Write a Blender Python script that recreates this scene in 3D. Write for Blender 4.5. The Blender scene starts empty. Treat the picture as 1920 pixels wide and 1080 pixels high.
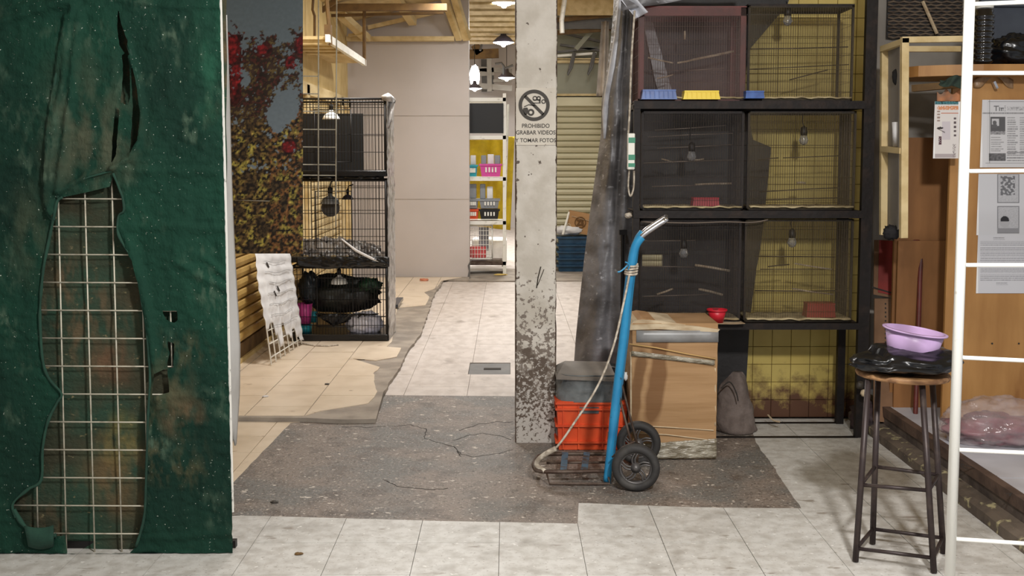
import bpy, math, random
from mathutils import Vector, Matrix, noise
C = bpy.context.scene.collection
R = random.Random(7)
# ---------------------------------------------------------------- camera
CH, FOC, PITCH, YAW, PPY = 1.57, 2000.0, math.radians(4.76), math.atan(8/2000.0), 462.0
cd = bpy.data.cameras.new('camera'); cam = bpy.data.objects.new('camera', cd); C.objects.link(cam)
cam.location = (0, 0, CH); cam.rotation_euler = (math.pi/2 - PITCH, 0, -YAW)
cd.sensor_fit = 'HORIZONTAL'; cd.sensor_width = 36.0; cd.lens = 36.0*FOC/1920.0
cd.shift_y = -(540.0-PPY)/1920.0; cd.clip_end = 200
bpy.context.scene.camera = cam
# ---------------------------------------------------------------- world, exposure, lights
sc = bpy.context.scene
sc.view_settings.view_transform = 'Standard'; sc.view_settings.look = 'None'
sc.view_settings.gamma = 1.0; sc.view_settings.use_curve_mapping = False
sc.view_settings.exposure = 0.0
w = bpy.data.worlds.new('world'); sc.world = w; w.use_nodes = True
w.node_tree.nodes['Background'].inputs[0].default_value = (0.83, 0.85, 0.88, 1)
w.node_tree.nodes['Background'].inputs[1].default_value = 0.56
def area(name, loc, size, power, col=(1, .95, .88), rot=(0, 0, 0), spread=None):
    l = bpy.data.lights.new(name, 'AREA'); l.shape = 'DISK'; l.size = size; l.energy = power; l.color = col
    if spread: l.spread = math.radians(spread)
    o = bpy.data.objects.new(name, l); o.location = loc; o.rotation_euler = rot; C.objects.link(o); return o
area('aisle_lamp', (-0.9, 8.8, 3.4), 0.7, 84, (1, .97, .94))
area('aisle_lamp', (-0.6, 11.9, 3.35), 0.5, 26, (1, .98, .96))
area('front_lamp', (-0.1, 2.6, 3.4), 0.35, 46, (1, .98, .96))
area('front_lamp', (1.1, 1.3, 2.9), 0.25, 135, (1, .98, .96), rot=(math.radians(34), 0, 0))
area('hall_lamp', (0.9, 11.5, 3.6), 0.6, 78, (1, .97, .93))
area('hall_lamp', (0.2, 16.5, 3.6), 0.8, 190, (1, .99, .97))
area('hall_lamp', (-1.7, 19.5, 3.5), 0.8, 200, (1, 1, 1))

# ---------------------------------------------------------------- pixel helpers (photo measured at 1920x1080)
_f = Vector((math.sin(YAW)*math.cos(PITCH), math.cos(YAW)*math.cos(PITCH), -math.sin(PITCH)))
_r = Vector((math.cos(YAW), -math.sin(YAW), 0)); _u = _r.cross(_f)
def ray(px, py): return _f + _r*((px-960.0)/FOC) + _u*(-(py-PPY)/FOC)
def W(px, py, Y):
    d = ray(px, py); t = Y/d.y; return Vector((d.x*t, Y, CH+d.z*t))
def G(px, py, z=0.0):
    d = ray(px, py); t = (z-CH)/d.z; return Vector((d.x*t, d.y*t, z))
def G2(px, py, z=0.0):
    p = G(px, py, z); return (p.x, p.y)
# ---------------------------------------------------------------- mesh builder
class MB:
    def __init__(s): s.v = []; s.f = []; s.c = None
    def add(s, vs, fs):
        n = len(s.v); s.v += [tuple(p) for p in vs]; s.f += [tuple(i+n for i in f) for f in fs]; return s
    def hexa(s, p):   # 8 pts: bottom 4 ccw, top 4 ccw
        return s.add(p, [(3,2,1,0),(4,5,6,7),(0,1,5,4),(1,2,6,5),(2,3,7,6),(3,0,4,7)])
    def box(s, x0, x1, y0, y1, z0, z1):
        return s.hexa([(x0,y0,z0),(x1,y0,z0),(x1,y1,z0),(x0,y1,z0),(x0,y0,z1),(x1,y0,z1),(x1,y1,z1),(x0,y1,z1)])
    def bbox(s, x0, x1, y0, y1, z0, z1, b=.004):   # bevelled box
        xs=[(x0,x0+b),(x1,x1-b)]; 
        def ring(z, i): 
            o = b if i else 0
            return [(x0+b+o*0,y0+o,z),(x1-b,y0+o,z),(x1-o,y0+b,z),(x1-o,y1-b,z),(x1-b,y1-o,z),(x0+b,y1-o,z),(x0+o,y1-b,z),(x0+o,y0+b,z)]
        rings=[ring(z0,1),ring(z0+b,0),ring(z1-b,0),ring(z1,1)]
        n=len(s.v)
        for rg in rings: s.v += rg
        for k in range(3):
            for i in range(8):
                j=(i+1)%8; s.f.append((n+k*8+i,n+k*8+j,n+k*8+8+j,n+k*8+8+i))
        s.f.append(tuple(n+i for i in range(7,-1,-1))); s.f.append(tuple(n+24+i for i in range(8))); return s
    def bar(s, a, b, w, h, up=(0,0,1)):
        a=Vector(a); b=Vector(b); d=(b-a).normalized(); up=Vector(up)
        if abs(d.dot(up))>.98: up=Vector((0,1,0))
        x=d.cross(up).normalized()*(w/2); y=x.cross(d).normalized()*(h/2)
        return s.hexa([a-x-y,a+x-y,b+x-y,b-x-y,a-x+y,a+x+y,b+x+y,b-x+y])
    def tube(s, pts, r, n=8, closed=False, cap=True):
        P=[Vector(p) for p in pts]; m=len(P)
        if m<2: return s
        rr = r if isinstance(r,(list,tuple)) else [r]*m
        T=[]
        for i in range(m):
            if closed: t=P[(i+1)%m]-P[i-1]
            else: t=P[min(i+1,m-1)]-P[max(i-1,0)]
            if t.length<1e-9: t=Vector((0,0,1))
            T.append(t.normalized())
        up=Vector((0,0,1)) if abs(T[0].z)<.9 else Vector((0,1,0))
        x=T[0].cross(up).normalized(); base=len(s.v)
        for i in range(m):
            x=(x-T[i]*x.dot(T[i]))
            if x.length<1e-6: x=T[i].orthogonal()
            x.normalize(); y=T[i].cross(x)
            for k in range(n):
                a=2*math.pi*k/n; s.v.append(tuple(P[i]+(x*math.cos(a)+y*math.sin(a))*rr[i]))
        segs=m if closed else m-1
        for i in range(segs):
            j=(i+1)%m
            for k in range(n):
                l=(k+1)%n; s.f.append((base+i*n+k,base+j*n+k,base+j*n+l,base+i*n+l))
        if cap and not closed:
            s.f.append(tuple(base+k for k in range(n))); s.f.append(tuple(base+(m-1)*n+k for k in range(n-1,-1,-1)))
        return s
    def lathe(s, prof, c=(0,0,0), axis=(0,0,1), n=24, closed=False, sx=1.0, sy=1.0):
        ax=Vector(axis).normalized(); q=Vector((0,0,1)).rotation_difference(ax); c=Vector(c); base=len(s.v); m=len(prof)
        for (r,h) in prof:
            for k in range(n):
                a=2*math.pi*k/n; s.v.append(tuple(c+q@Vector((r*math.cos(a)*sx,r*math.sin(a)*sy,h))))
        for i in range(m if closed else m-1):
            j=(i+1)%m
            for k in range(n):
                l=(k+1)%n; s.f.append((base+i*n+k,base+i*n+l,base+j*n+l,base+j*n+k))
        if not closed:
            if prof[0][0]>1e-4: s.f.append(tuple(base+k for k in range(n-1,-1,-1)))
            if prof[-1][0]>1e-4: s.f.append(tuple(base+(m-1)*n+k for k in range(n)))
        return s
    def prism(s, poly, z0, z1):
        n=len(poly); b=len(s.v)
        ar=sum(poly[i][0]*poly[(i+1)%n][1]-poly[(i+1)%n][0]*poly[i][1] for i in range(n))
        if ar<0: poly=poly[::-1]
        s.v += [(p[0],p[1],z0) for p in poly]+[(p[0],p[1],z1) for p in poly]
        s.f.append(tuple(b+i for i in range(n-1,-1,-1))); s.f.append(tuple(b+n+i for i in range(n)))
        for i in range(n):
            j=(i+1)%n; s.f.append((b+i,b+j,b+n+j,b+n+i))
        return s
    def extr(s, pts, d):   # polygon of 3D points extruded by vector d
        n=len(pts); b=len(s.v); d=Vector(d)
        s.v += [tuple(p) for p in pts]+[tuple(Vector(p)+d) for p in pts]
        s.f.append(tuple(b+i for i in range(n))); s.f.append(tuple(b+n+i for i in range(n-1,-1,-1)))
        for i in range(n):
            j=(i+1)%n; s.f.append((b+j,b+i,b+n+i,b+n+j))
        return s
    def grid(s, fn, nu, nv, thick=None):
        b=len(s.v)
        P=[[Vector(fn(i/nu,j/nv)) for i in range(nu+1)] for j in range(nv+1)]
        for row in P: s.v += [tuple(p) for p in row]
        for j in range(nv):
            for i in range(nu):
                a=b+j*(nu+1)+i; s.f.append((a,a+1,a+nu+2,a+nu+1))
        if thick:
            t=Vector(thick); o=len(s.v)
            for row in P: s.v += [tuple(p+t) for p in row]
            for j in range(nv):
                for i in range(nu):
                    a=o+j*(nu+1)+i; s.f.append((a+nu+1,a+nu+2,a+1,a))
            def e(i,j): return j*(nu+1)+i
            for i in range(nu):
                s.f.append((b+e(i+1,0),b+e(i,0),o+e(i,0),o+e(i+1,0))); s.f.append((b+e(i,nv),b+e(i+1,nv),o+e(i+1,nv),o+e(i,nv)))
            for j in range(nv):
                s.f.append((b+e(0,j),b+e(0,j+1),o+e(0,j+1),o+e(0,j))); s.f.append((b+e(nu,j+1),b+e(nu,j),o+e(nu,j),o+e(nu,j+1)))
        return s
    def blob(s, c, rad, amp=.1, sc_=4.0, seed=0, nu=28, nv=18, ridge=False, floor=None, shape=None):
        b=len(s.v); c=Vector(c); off=Vector((seed*3.1,seed*1.7,seed*5.3))
        for j in range(nv+1):
            th=math.pi*j/nv
            for i in range(nu):
                ph=2*math.pi*i/nu
                d=Vector((math.sin(th)*math.cos(ph),math.sin(th)*math.sin(ph),math.cos(th)))
                nz=noise.fractal(d*sc_+off,1.0,2.0,4)
                if ridge: nz=(1-abs(nz)*2.2)*.6-.3
                k=1+amp*nz
                p=Vector((d.x*rad[0]*k,d.y*rad[1]*k,d.z*rad[2]*k))
                if shape: p=shape(p)
                p=c+p
                if floor is not None and p.z<floor: p.z=floor
                s.v.append(tuple(p))
        for j in range(nv):
            for i in range(nu):
                k=(i+1)%nu; s.f.append((b+j*nu+i,b+(j+1)*nu+i,b+(j+1)*nu+k,b+j*nu+k))
        return s
LOC = {}
def mkmesh(name, mb, off=(0,0,0), smooth=False, mat=None):
    me = bpy.data.meshes.new(name)
    me.from_pydata([(p[0]-off[0],p[1]-off[1],p[2]-off[2]) for p in mb.v], [], mb.f)
    if smooth: me.polygons.foreach_set('use_smooth',[True]*len(me.polygons))
    if mat: me.materials.append(mat)
    if mb.c:
        ca = me.color_attributes.new('Col','FLOAT_COLOR','POINT')
        ca.data.foreach_set('color',[x for c in mb.c for x in (c[0],c[1],c[2],1.0)])
    me.update(); return me
def tag(o, label=None, cat=None, group=None, kind=None):
    if label: o['label']=label
    if cat: o['category']=cat
    if group: o['group']=group
    if kind: o['kind']=kind
    return o
def wl(o):
    return LOC.get(o.name, Vector((0,0,0))) if o else Vector((0,0,0))
def empty(name, loc, label, cat, group=None):
    o = bpy.data.objects.new(name, None); o.empty_display_size=.1; C.objects.link(o); o.location=loc
    LOC[o.name]=Vector(loc); return tag(o,label,cat,group)
def obj(name, mb, mat, parent=None, smooth=False, label=None, kind=None):
    base = wl(parent)
    o = bpy.data.objects.new(name, mkmesh(name,mb,base,smooth,mat)); C.objects.link(o)
    if parent: o.parent=parent
    LOC[o.name]=base
    return tag(o,label,None,None,kind)
def thing(name, mb, mat, label, cat, group=None, smooth=False):
    n=len(mb.v); xs=[p[0] for p in mb.v]; ys=[p[1] for p in mb.v]; zs=[p[2] for p in mb.v]
    base=Vector(((min(xs)+max(xs))/2,(min(ys)+max(ys))/2,min(zs)))
    o = bpy.data.objects.new(name, mkmesh(name,mb,base,smooth,mat)); C.objects.link(o); o.location=base
    LOC[o.name]=base; return tag(o,label,cat,group)
def struct(name, mb, mat, parent=None, smooth=False):
    o=obj(name,mb,mat,parent,smooth); o['kind']='structure'; return o
def text(name, s, size, pos, mat, parent, depth=.001, rx=math.pi/2, align='CENTER', sx=1.0, rz=0, ry=0, bold=0.0):
    cu=bpy.data.curves.new(name,'FONT'); cu.body=s; cu.size=size; cu.extrude=depth; cu.align_x=align; cu.offset=bold
    to=bpy.data.objects.new(name,cu); C.objects.link(to)
    bpy.context.view_layer.update()
    me=bpy.data.meshes.new_from_object(to); bpy.data.objects.remove(to)
    M=Matrix.Translation(Vector(pos)-wl(parent))@Matrix.Rotation(rz,4,'Z')@Matrix.Rotation(rx,4,'X')@Matrix.Rotation(ry,4,'Z')@Matrix.Diagonal((sx,1,1,1))
    me.transform(M); me.materials.clear(); me.materials.append(mat)
    o=bpy.data.objects.new(name,me); C.objects.link(o)
    if parent: o.parent=parent
    LOC[o.name]=wl(parent); return o
# ---------------------------------------------------------------- materials
def lin(c):
    r=[]
    for x in c:
        x=x/255.0; r.append(x/12.92 if x<=.04045 else ((x+.055)/1.055)**2.4)
    return (*r,1.0)
def mat(name, col, col2=None, sc_=8.0, lo=.4, hi=.6, rough=.7, metal=0.0, bump=0.0, bsc=40.0, stretch=(1,1,1), col3=None, sc3=60.0, lo3=.62, hi3=.68, voro=False, alpha=1.0, trans=0.0, emit=None, estr=0, spec=.5, detail=6.0, coat=0.0):
    m=bpy.data.materials.new(name); m.use_nodes=True; nt=m.node_tree; N=nt.nodes; L=nt.links
    b=N['Principled BSDF']; b.inputs['Roughness'].default_value=rough; b.inputs['Metallic'].default_value=metal
    b.inputs['Specular IOR Level'].default_value=spec
    if coat: b.inputs['Coat Weight'].default_value=coat
    b.inputs['Base Color'].default_value=lin(col)
    if trans: b.inputs['Transmission Weight'].default_value=trans
    if emit: b.inputs['Emission Color'].default_value=lin(emit); b.inputs['Emission Strength'].default_value=estr
    tc=N.new('ShaderNodeTexCoord'); mp=N.new('ShaderNodeMapping'); mp.inputs['Scale'].default_value=stretch
    L.new(tc.outputs['Object'],mp.inputs['Vector'])
    out=None
    if col2:
        n=N.new('ShaderNodeTexNoise'); n.inputs['Scale'].default_value=sc_; n.inputs['Detail'].default_value=detail; L.new(mp.outputs[0],n.inputs['Vector'])
        r=N.new('ShaderNodeMapRange'); r.inputs['From Min'].default_value=lo; r.inputs['From Max'].default_value=hi; L.new(n.outputs['Fac'],r.inputs['Value'])
        mx=N.new('ShaderNodeMix'); mx.data_type='RGBA'; mx.inputs[6].default_value=lin(col); mx.inputs[7].default_value=lin(col2)
        L.new(r.outputs[0],mx.inputs[0]); out=mx.outputs[2]
    if col3:
        if voro:
            n=N.new('ShaderNodeTexVoronoi'); n.inputs['Scale'].default_value=sc3; L.new(mp.outputs[0],n.inputs['Vector']); src=n.outputs['Distance']
            r=N.new('ShaderNodeMapRange'); r.inputs['From Min'].default_value=hi3; r.inputs['From Max'].default_value=lo3; L.new(src,r.inputs['Value'])
            n2=N.new('ShaderNodeSeparateColor'); L.new(n.outputs['Color'],n2.inputs[0])
            g=N.new('ShaderNodeMath'); g.operation='GREATER_THAN'; g.inputs[1].default_value=.45; L.new(n2.outputs[0],g.inputs[0])
            mm=N.new('ShaderNodeMath'); mm.operation='MULTIPLY'; L.new(r.outputs[0],mm.inputs[0]); L.new(g.outputs[0],mm.inputs[1]); fac=mm.outputs[0]
        else:
            n=N.new('ShaderNodeTexNoise'); n.inputs['Scale'].default_value=sc3; n.inputs['Detail'].default_value=5; L.new(mp.outputs[0],n.inputs['Vector'])
            r=N.new('ShaderNodeMapRange'); r.inputs['From Min'].default_value=lo3; r.inputs['From Max'].default_value=hi3; L.new(n.outputs['Fac'],r.inputs['Value']); fac=r.outputs[0]
        mx=N.new('ShaderNodeMix'); mx.data_type='RGBA'; mx.inputs[6].default_value=lin(col); mx.inputs[7].default_value=lin(col3)
        if out: L.new(out,mx.inputs[6])
        L.new(fac,mx.inputs[0]); out=mx.outputs[2]
    if out: L.new(out,b.inputs['Base Color'])
    if bump:
        n=N.new('ShaderNodeTexNoise'); n.inputs['Scale'].default_value=bsc; n.inputs['Detail'].default_value=5; L.new(mp.outputs[0],n.inputs['Vector'])
        bp=N.new('ShaderNodeBump'); bp.inputs['Strength'].default_value=bump; bp.inputs['Distance'].default_value=.01
        L.new(n.outputs['Fac'],bp.inputs['Height']); L.new(bp.outputs[0],b.inputs['Normal'])
    if alpha<1: b.inputs['Alpha'].default_value=alpha
    m['_out']=0
    return m
def zmask(m, z0, z1, col, sc_=14.0, amt=.5, feather=.15, axis=2, stretch=(1,1,1)):
    """adds stain/wear of its own colour between z0 (full) and z1 (none), broken up by noise"""
    nt=m.node_tree; N=nt.nodes; L=nt.links; b=N['Principled BSDF']
    tc=N.new('ShaderNodeNewGeometry'); sp=N.new('ShaderNodeSeparateXYZ'); L.new(tc.outputs['Position'],sp.inputs[0])
    mr=N.new('ShaderNodeMapRange'); mr.inputs['From Min'].default_value=z1; mr.inputs['From Max'].default_value=z0; L.new(sp.outputs[axis],mr.inputs['Value'])
    mp=N.new('ShaderNodeMapping'); mp.inputs['Scale'].default_value=stretch; L.new(tc.outputs['Position'],mp.inputs[0])
    n=N.new('ShaderNodeTexNoise'); n.inputs['Scale'].default_value=sc_; n.inputs['Detail'].default_value=8; n.inputs['Roughness'].default_value=.65; L.new(mp.outputs[0],n.inputs['Vector'])
    a=N.new('ShaderNodeMath'); a.operation='MULTIPLY_ADD'; a.inputs[1].default_value=amt; L.new(mr.outputs[0],a.inputs[0]); L.new(n.outputs['Fac'],a.inputs[2])
    r=N.new('ShaderNodeMapRange'); r.inputs['From Min'].default_value=.5+amt*.3; r.inputs['From Max'].default_value=.5+amt*.3+feather; L.new(a.outputs[0],r.inputs['Value'])
    g=N.new('ShaderNodeMath'); g.operation='GREATER_THAN'; g.inputs[1].default_value=.001; L.new(mr.outputs[0],g.inputs[0])
    mm=N.new('ShaderNodeMath'); mm.operation='MULTIPLY'; L.new(r.outputs[0],mm.inputs[0]); L.new(g.outputs[0],mm.inputs[1])
    mx=N.new('ShaderNodeMix'); mx.data_type='RGBA'; mx.inputs[7].default_value=lin(col)
    bc=b.inputs['Base Color']
    if bc.is_linked: L.new(bc.links[0].from_socket,mx.inputs[6])
    else: mx.inputs[6].default_value=bc.default_value
    L.new(mm.outputs[0],mx.inputs[0]); L.new(mx.outputs[2],bc); return m
def vmat(name, rough=.7, spec=.3):
    m=bpy.data.materials.new(name); m.use_nodes=True; N=m.node_tree.nodes; b=N['Principled BSDF']
    a=N.new('ShaderNodeAttribute'); a.attribute_name='Col'; m.node_tree.links.new(a.outputs['Color'],b.inputs['Base Color'])
    b.inputs['Roughness'].default_value=rough; b.inputs['Specular IOR Level'].default_value=spec; return m
def film(name, col, cover, rough=.4, bump=0, bsc=20, nsc=0, spec=.5):
    """thin translucent sheet or net: part covers, part lets light through"""
    m=mat(name,col,rough=rough,bump=bump,bsc=bsc,spec=spec); N=m.node_tree.nodes; L=m.node_tree.links; b=N['Principled BSDF']
    if nsc:
        tc=N.new('ShaderNodeTexCoord'); n=N.new('ShaderNodeTexNoise'); n.inputs['Scale'].default_value=nsc; n.inputs['Detail'].default_value=6; L.new(tc.outputs['Object'],n.inputs['Vector'])
        r=N.new('ShaderNodeMapRange'); r.inputs['From Min'].default_value=.35; r.inputs['From Max'].default_value=.7
        r.inputs['To Min'].default_value=cover*.6; r.inputs['To Max'].default_value=min(1,cover*1.8); L.new(n.outputs['Fac'],r.inputs['Value']); L.new(r.outputs[0],b.inputs['Alpha'])
    else: b.inputs['Alpha'].default_value=cover
    return m
M={}
M['grout']=mat('grout',(142,134,124),bump=.2)
M['tile_white']=mat('worn_white_terrazzo',(205,203,198),(182,178,171),17,.40,.66,rough=.5,bump=.08,col3=(154,149,141),sc3=5.1,lo3=.57,hi3=.76,detail=9)
M['tile_aisle']=mat('aisle_terrazzo',(204,194,186),(188,177,168),11,.4,.62,rough=.55,bump=.08,col3=(158,146,136),sc3=5,lo3=.62,hi3=.74,stretch=(1,.6,1),detail=9)
M['terrazzo']=mat('brown_terrazzo',(132,120,110),(112,109,104),2.3,.44,.58,rough=.6,bump=.5,bsc=42,col3=(204,194,182),sc3=34,lo3=.66,hi3=.73,detail=9)
M['cement']=mat('cement_screed',(164,153,140),(138,128,117),5,.4,.6,rough=.85,bump=.3,bsc=30)
M['cement_dark']=mat('dark_cement',(104,102,99),(86,84,82),5,.4,.65,rough=.6,bump=.15,bsc=30)
M['tile_cream']=mat('cream_floor_tile',(228,211,188),(214,196,172),6,.4,.7,rough=.35,bump=.03,col3=(170,150,128),sc3=9,lo3=.68,hi3=.76)
M['crack']=mat('crack_dirt',(52,47,43),rough=.9)
M['pillar']=mat('flaking_pillar_paint',(200,192,179),(186,177,163),7,.4,.6,rough=.6,bump=.25,bsc=35,col3=(96,82,70),sc3=30,lo3=.66,hi3=.70)
M['wall_end']=mat('matt_wall_paint',(193,185,181),(186,178,173),1.5,.35,.65,rough=.6,bump=.05)
M['cream']=mat('cream_paint',(216,190,132),(196,168,108),5,.35,.7,rough=.65,bump=.1)
M['cream_wood']=mat('cream_painted_wood',(218,196,148),(186,160,108),9,.4,.7,rough=.6,bump=.15,stretch=(1,.2,1))
M['brown_wood']=mat('brown_wood',(112,84,44),(86,62,32),9,.4,.7,rough=.7)
M['shutter_y']=mat('ochre_shutter',(204,170,100),(178,142,76),6,.35,.7,rough=.5,bump=.08)
M['shutter_c']=mat('cream_shutter',(206,200,168),(188,180,146),4,.35,.7,rough=.5,stretch=(.3,1,1))
M['black_metal']=mat('black_wire',(26,23,22),rough=.5,metal=.3)
M['white_metal']=mat('white_enamel',(238,236,226),(200,196,184),14,.55,.7,rough=.4)
M['black_plastic']=mat('black_plastic',(16,17,20),rough=.24,bump=.35,bsc=9,stretch=(1,1,3))
M['clear_wrap']=mat('cloudy_wrap',(206,202,198),(140,134,130),9,.42,.6,rough=.2,bump=.9,bsc=16,spec=.8)
M['white_cloth']=mat('white_cloth',(232,231,230),(208,206,206),6,.4,.7,rough=.8,bump=.15)
M['grey_panel']=mat('grey_green_panel',(150,150,132),(136,136,118),2,.4,.6,rough=.6)
M['silver_tarp']=mat('silver_tarp',(138,137,140),(100,98,99),5,.4,.62,rough=.45,metal=.1,bump=.8,bsc=14,col3=(186,186,190),sc3=22,lo3=.62,hi3=.72,stretch=(1,1,1.4))
M['dark_tarp']=mat('dark_tarp',(44,42,42),(34,31,30),5,.4,.6,rough=.6,bump=.2)
M['rack_metal']=mat('rack_iron',(26,20,18),(46,34,27),14,.5,.75,rough=.6,metal=.4,bump=.2)
M['red_paint']=mat('maroon_paint',(98,38,30),(66,30,24),10,.4,.7,rough=.55,bump=.1)
M['cage_wire']=mat('aged_wire',(72,60,48),(104,92,74),30,.5,.7,rough=.5,metal=.5)
M['cage_wire_l']=mat('worn_pale_wire',(120,108,98),rough=.45,metal=.5)
M['perch']=mat('perch_wood',(176,160,138),(140,122,100),22,.4,.6,rough=.8)
M['liner']=mat('paper_liner',(188,172,134),(120,104,74),12,.4,.7,rough=.85)
M['card']=mat('cardboard',(176,136,92),(162,121,78),4,.4,.65,rough=.8,bump=.15,bsc=20,stretch=(.6,1,5))
M['card_edge']=mat('pale_cardboard',(206,188,158),(176,152,120),12,.4,.7,rough=.85,stretch=(1,1,3))
M['tape_grey']=mat('grey_tape',(150,150,150),(128,126,124),10,.4,.7,rough=.35)
M['tape_clear']=mat('crinkled_clear_tape',(168,160,142),(122,112,92),16,.4,.6,rough=.16,bump=1.0,bsc=24,stretch=(1,1,3),spec=.8)
M['orange']=mat('orange_crate_plastic',(226,88,42),(206,70,34),8,.4,.7,rough=.45,bump=.05)
M['grey_bag']=mat('grey_lining_bag',(112,116,116),(84,87,88),7,.4,.6,rough=.22,bump=.7,bsc=12,spec=.7)
M['blue_pole']=mat('blue_enamel',(44,138,184),(30,116,164),8,.4,.7,rough=.35,col3=(58,62,66),sc3=34,lo3=.70,hi3=.74)
M['blue_worn']=mat('worn_blue_paint',(72,100,120),(70,62,56),16,.45,.6,rough=.6)
M['rusty']=mat('rusty_steel',(98,84,74),(72,54,44),20,.4,.6,rough=.6,metal=.4)
M['chrome']=mat('bare_steel',(200,200,204),(120,118,122),20,.5,.7,rough=.25,metal=.9)
M['rubber']=mat('grey_black_rubber',(46,44,43),(66,63,60),12,.5,.7,rough=.7,bump=.1)
M['rim']=mat('grey_rim',(96,93,92),rough=.45,metal=.6)
M['rope']=mat('dirty_rope',(206,196,180),(158,146,130),40,.4,.6,rough=.9)
M['sack']=mat('grey_brown_sack',(116,104,98),(96,84,78),12,.4,.6,rough=.9,bump=.5,bsc=60)
M['stool_metal']=mat('dark_brown_tube',(58,48,47),(78,66,60),18,.5,.7,rough=.45,metal=.35)
M['stool_wood']=mat('worn_stool_wood',(170,128,86),(120,84,54),12,.4,.6,rough=.6,bump=.2,stretch=(1,4,4))
M['lilac']=mat('lilac_plastic',(192,162,204),rough=.35)
M['plywood']=mat('plywood',(178,132,76),(152,106,54),3.0,.36,.66,rough=.55,stretch=(2.6,1,.55),bump=.03,col3=(140,94,46),sc3=4,lo3=.62,hi3=.75)
M['plywood_d']=mat('darker_plywood',(146,100,56),(118,78,40),3.0,.36,.66,rough=.6,stretch=(2.2,1,.6),bump=.03)
M['wall_grey']=mat('grey_plaster',(150,144,136),(132,126,118),3,.4,.65,rough=.8,bump=.05)
M['curb']=mat('dark_curb',(96,84,76),(70,60,54),8,.4,.6,rough=.8,bump=.4,bsc=24)
M['curb_y']=mat('chipped_yellow_curb',(104,92,80),(80,70,62),8,.4,.6,rough=.8,bump=.4,bsc=24,col3=(176,166,128),sc3=16,lo3=.58,hi3=.66)
M['tile_blue']=mat('bluish_white_tile',(196,198,206),(180,182,190),5,.4,.7,rough=.35)
M['ytile']=mat('yellow_wall_tile',(202,180,100),(188,164,84),5,.4,.7,rough=.5)
zmask(M['ytile'],0.0,.40,(86,54,34),11,.62,.30)
M['ywall']=mat('tile_joint',(120,100,54),rough=.8)
zmask(M['ywall'],0.0,.40,(66,42,28),11,.62,.30)
M['print']=mat('dark_print',(58,52,44),rough=.6)
M['vcol']=vmat('printed_paper'); M['mural']=vmat('printed_banner',.45,.4)
M['glass_bulb']=mat('clear_bulb_glass',(220,220,220),rough=.08,trans=.85)
M['lamp_on']=mat('lit_bulb',(255,255,250),emit=(255,252,245),estr=14)
M['lamp_shade']=mat('white_enamel_shade',(228,226,220),rough=.3)
M['lamp_shade_d']=mat('dark_lamp_shade',(70,64,74),rough=.4)
M['red_pl']=mat('red_plastic',(206,34,52),rough=.4); M['dred_pl']=mat('dark_red_plastic',(150,34,26),rough=.5)
M['blue_pl']=mat('blue_plastic',(52,96,168),(40,78,146),20,.4,.6,rough=.4); M['yel_pl']=mat('yellow_plastic',(236,206,24),rough=.4)
M['teal_pl']=mat('teal_plastic',(44,160,176),rough=.4); M['pink_pl']=mat('pink_plastic',(214,80,160),rough=.4)
M['navy_pl']=mat('navy_crate_plastic',(40,76,104),(32,62,88),10,.4,.6,rough=.45); M['grey_pl']=mat('grey_basket_plastic',(140,144,148),rough=.5)
M['yellow_cloth']=mat('yellow_cloth',(226,196,40),(196,164,24),5,.4,.6,rough=.7,bump=.3,bsc=8)
M['white_bag']=mat('white_bag',(234,234,246),(206,206,224),6,.4,.6,rough=.4,bump=.5,bsc=14)
M['net_red']=film('dusty_net',(104,80,76),.26,.6,nsc=3); M['net_dark']=film('dark_net',(52,44,40),.26,.6,nsc=3); M['net_y']=film('fine_brown_net',(92,78,48),.20,.6,nsc=3)
M['plastic_pink']=film('clear_plastic_bag',(210,198,200),.26,.12,1.0,14,nsc=6,spec=1.0)
M['pink_dark']=mat('plum_contents',(134,66,76),(96,50,58),10,.4,.6,rough=.3,bump=.8,bsc=20)

def flecks(m,sc_,lo,hi,col,stretch=(1,1,1)):
    N=m.node_tree.nodes; L=m.node_tree.links; b=N['Principled BSDF']; g=N.new('ShaderNodeTexCoord'); mp=N.new('ShaderNodeMapping'); mp.inputs['Scale'].default_value=stretch; mp.inputs['Location'].default_value=(3.3,1.7,.4); L.new(g.outputs['Object'],mp.inputs[0])
    n=N.new('ShaderNodeTexNoise'); n.inputs['Scale'].default_value=sc_; n.inputs['Detail'].default_value=4; L.new(mp.outputs[0],n.inputs['Vector'])
    r=N.new('ShaderNodeMapRange'); r.inputs['From Min'].default_value=lo; r.inputs['From Max'].default_value=hi; L.new(n.outputs['Fac'],r.inputs[0])
    mx=N.new('ShaderNodeMix'); mx.data_type='RGBA'; mx.inputs[7].default_value=lin(col); L.new(b.inputs['Base Color'].links[0].from_socket,mx.inputs[6]); L.new(r.outputs[0],mx.inputs[0]); L.new(mx.outputs[2],b.inputs['Base Color'])
flecks(M['terrazzo'],9,.50,.70,(98,88,80)); flecks(M['terrazzo'],60,.56,.68,(78,68,60)); flecks(M['terrazzo'],90,.60,.68,(186,172,160)); flecks(M['terrazzo'],26,.655,.69,(206,196,184),(1,1.3,1)); flecks(M['tile_white'],70,.60,.72,(158,152,144)); flecks(M['tile_white'],38,.66,.72,(228,226,222)); flecks(M['tile_white'],7,.66,.72,(150,142,132),(1,2.5,1)); flecks(M['tile_aisle'],40,.64,.76,(162,150,140),(1,.5,1))

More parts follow.
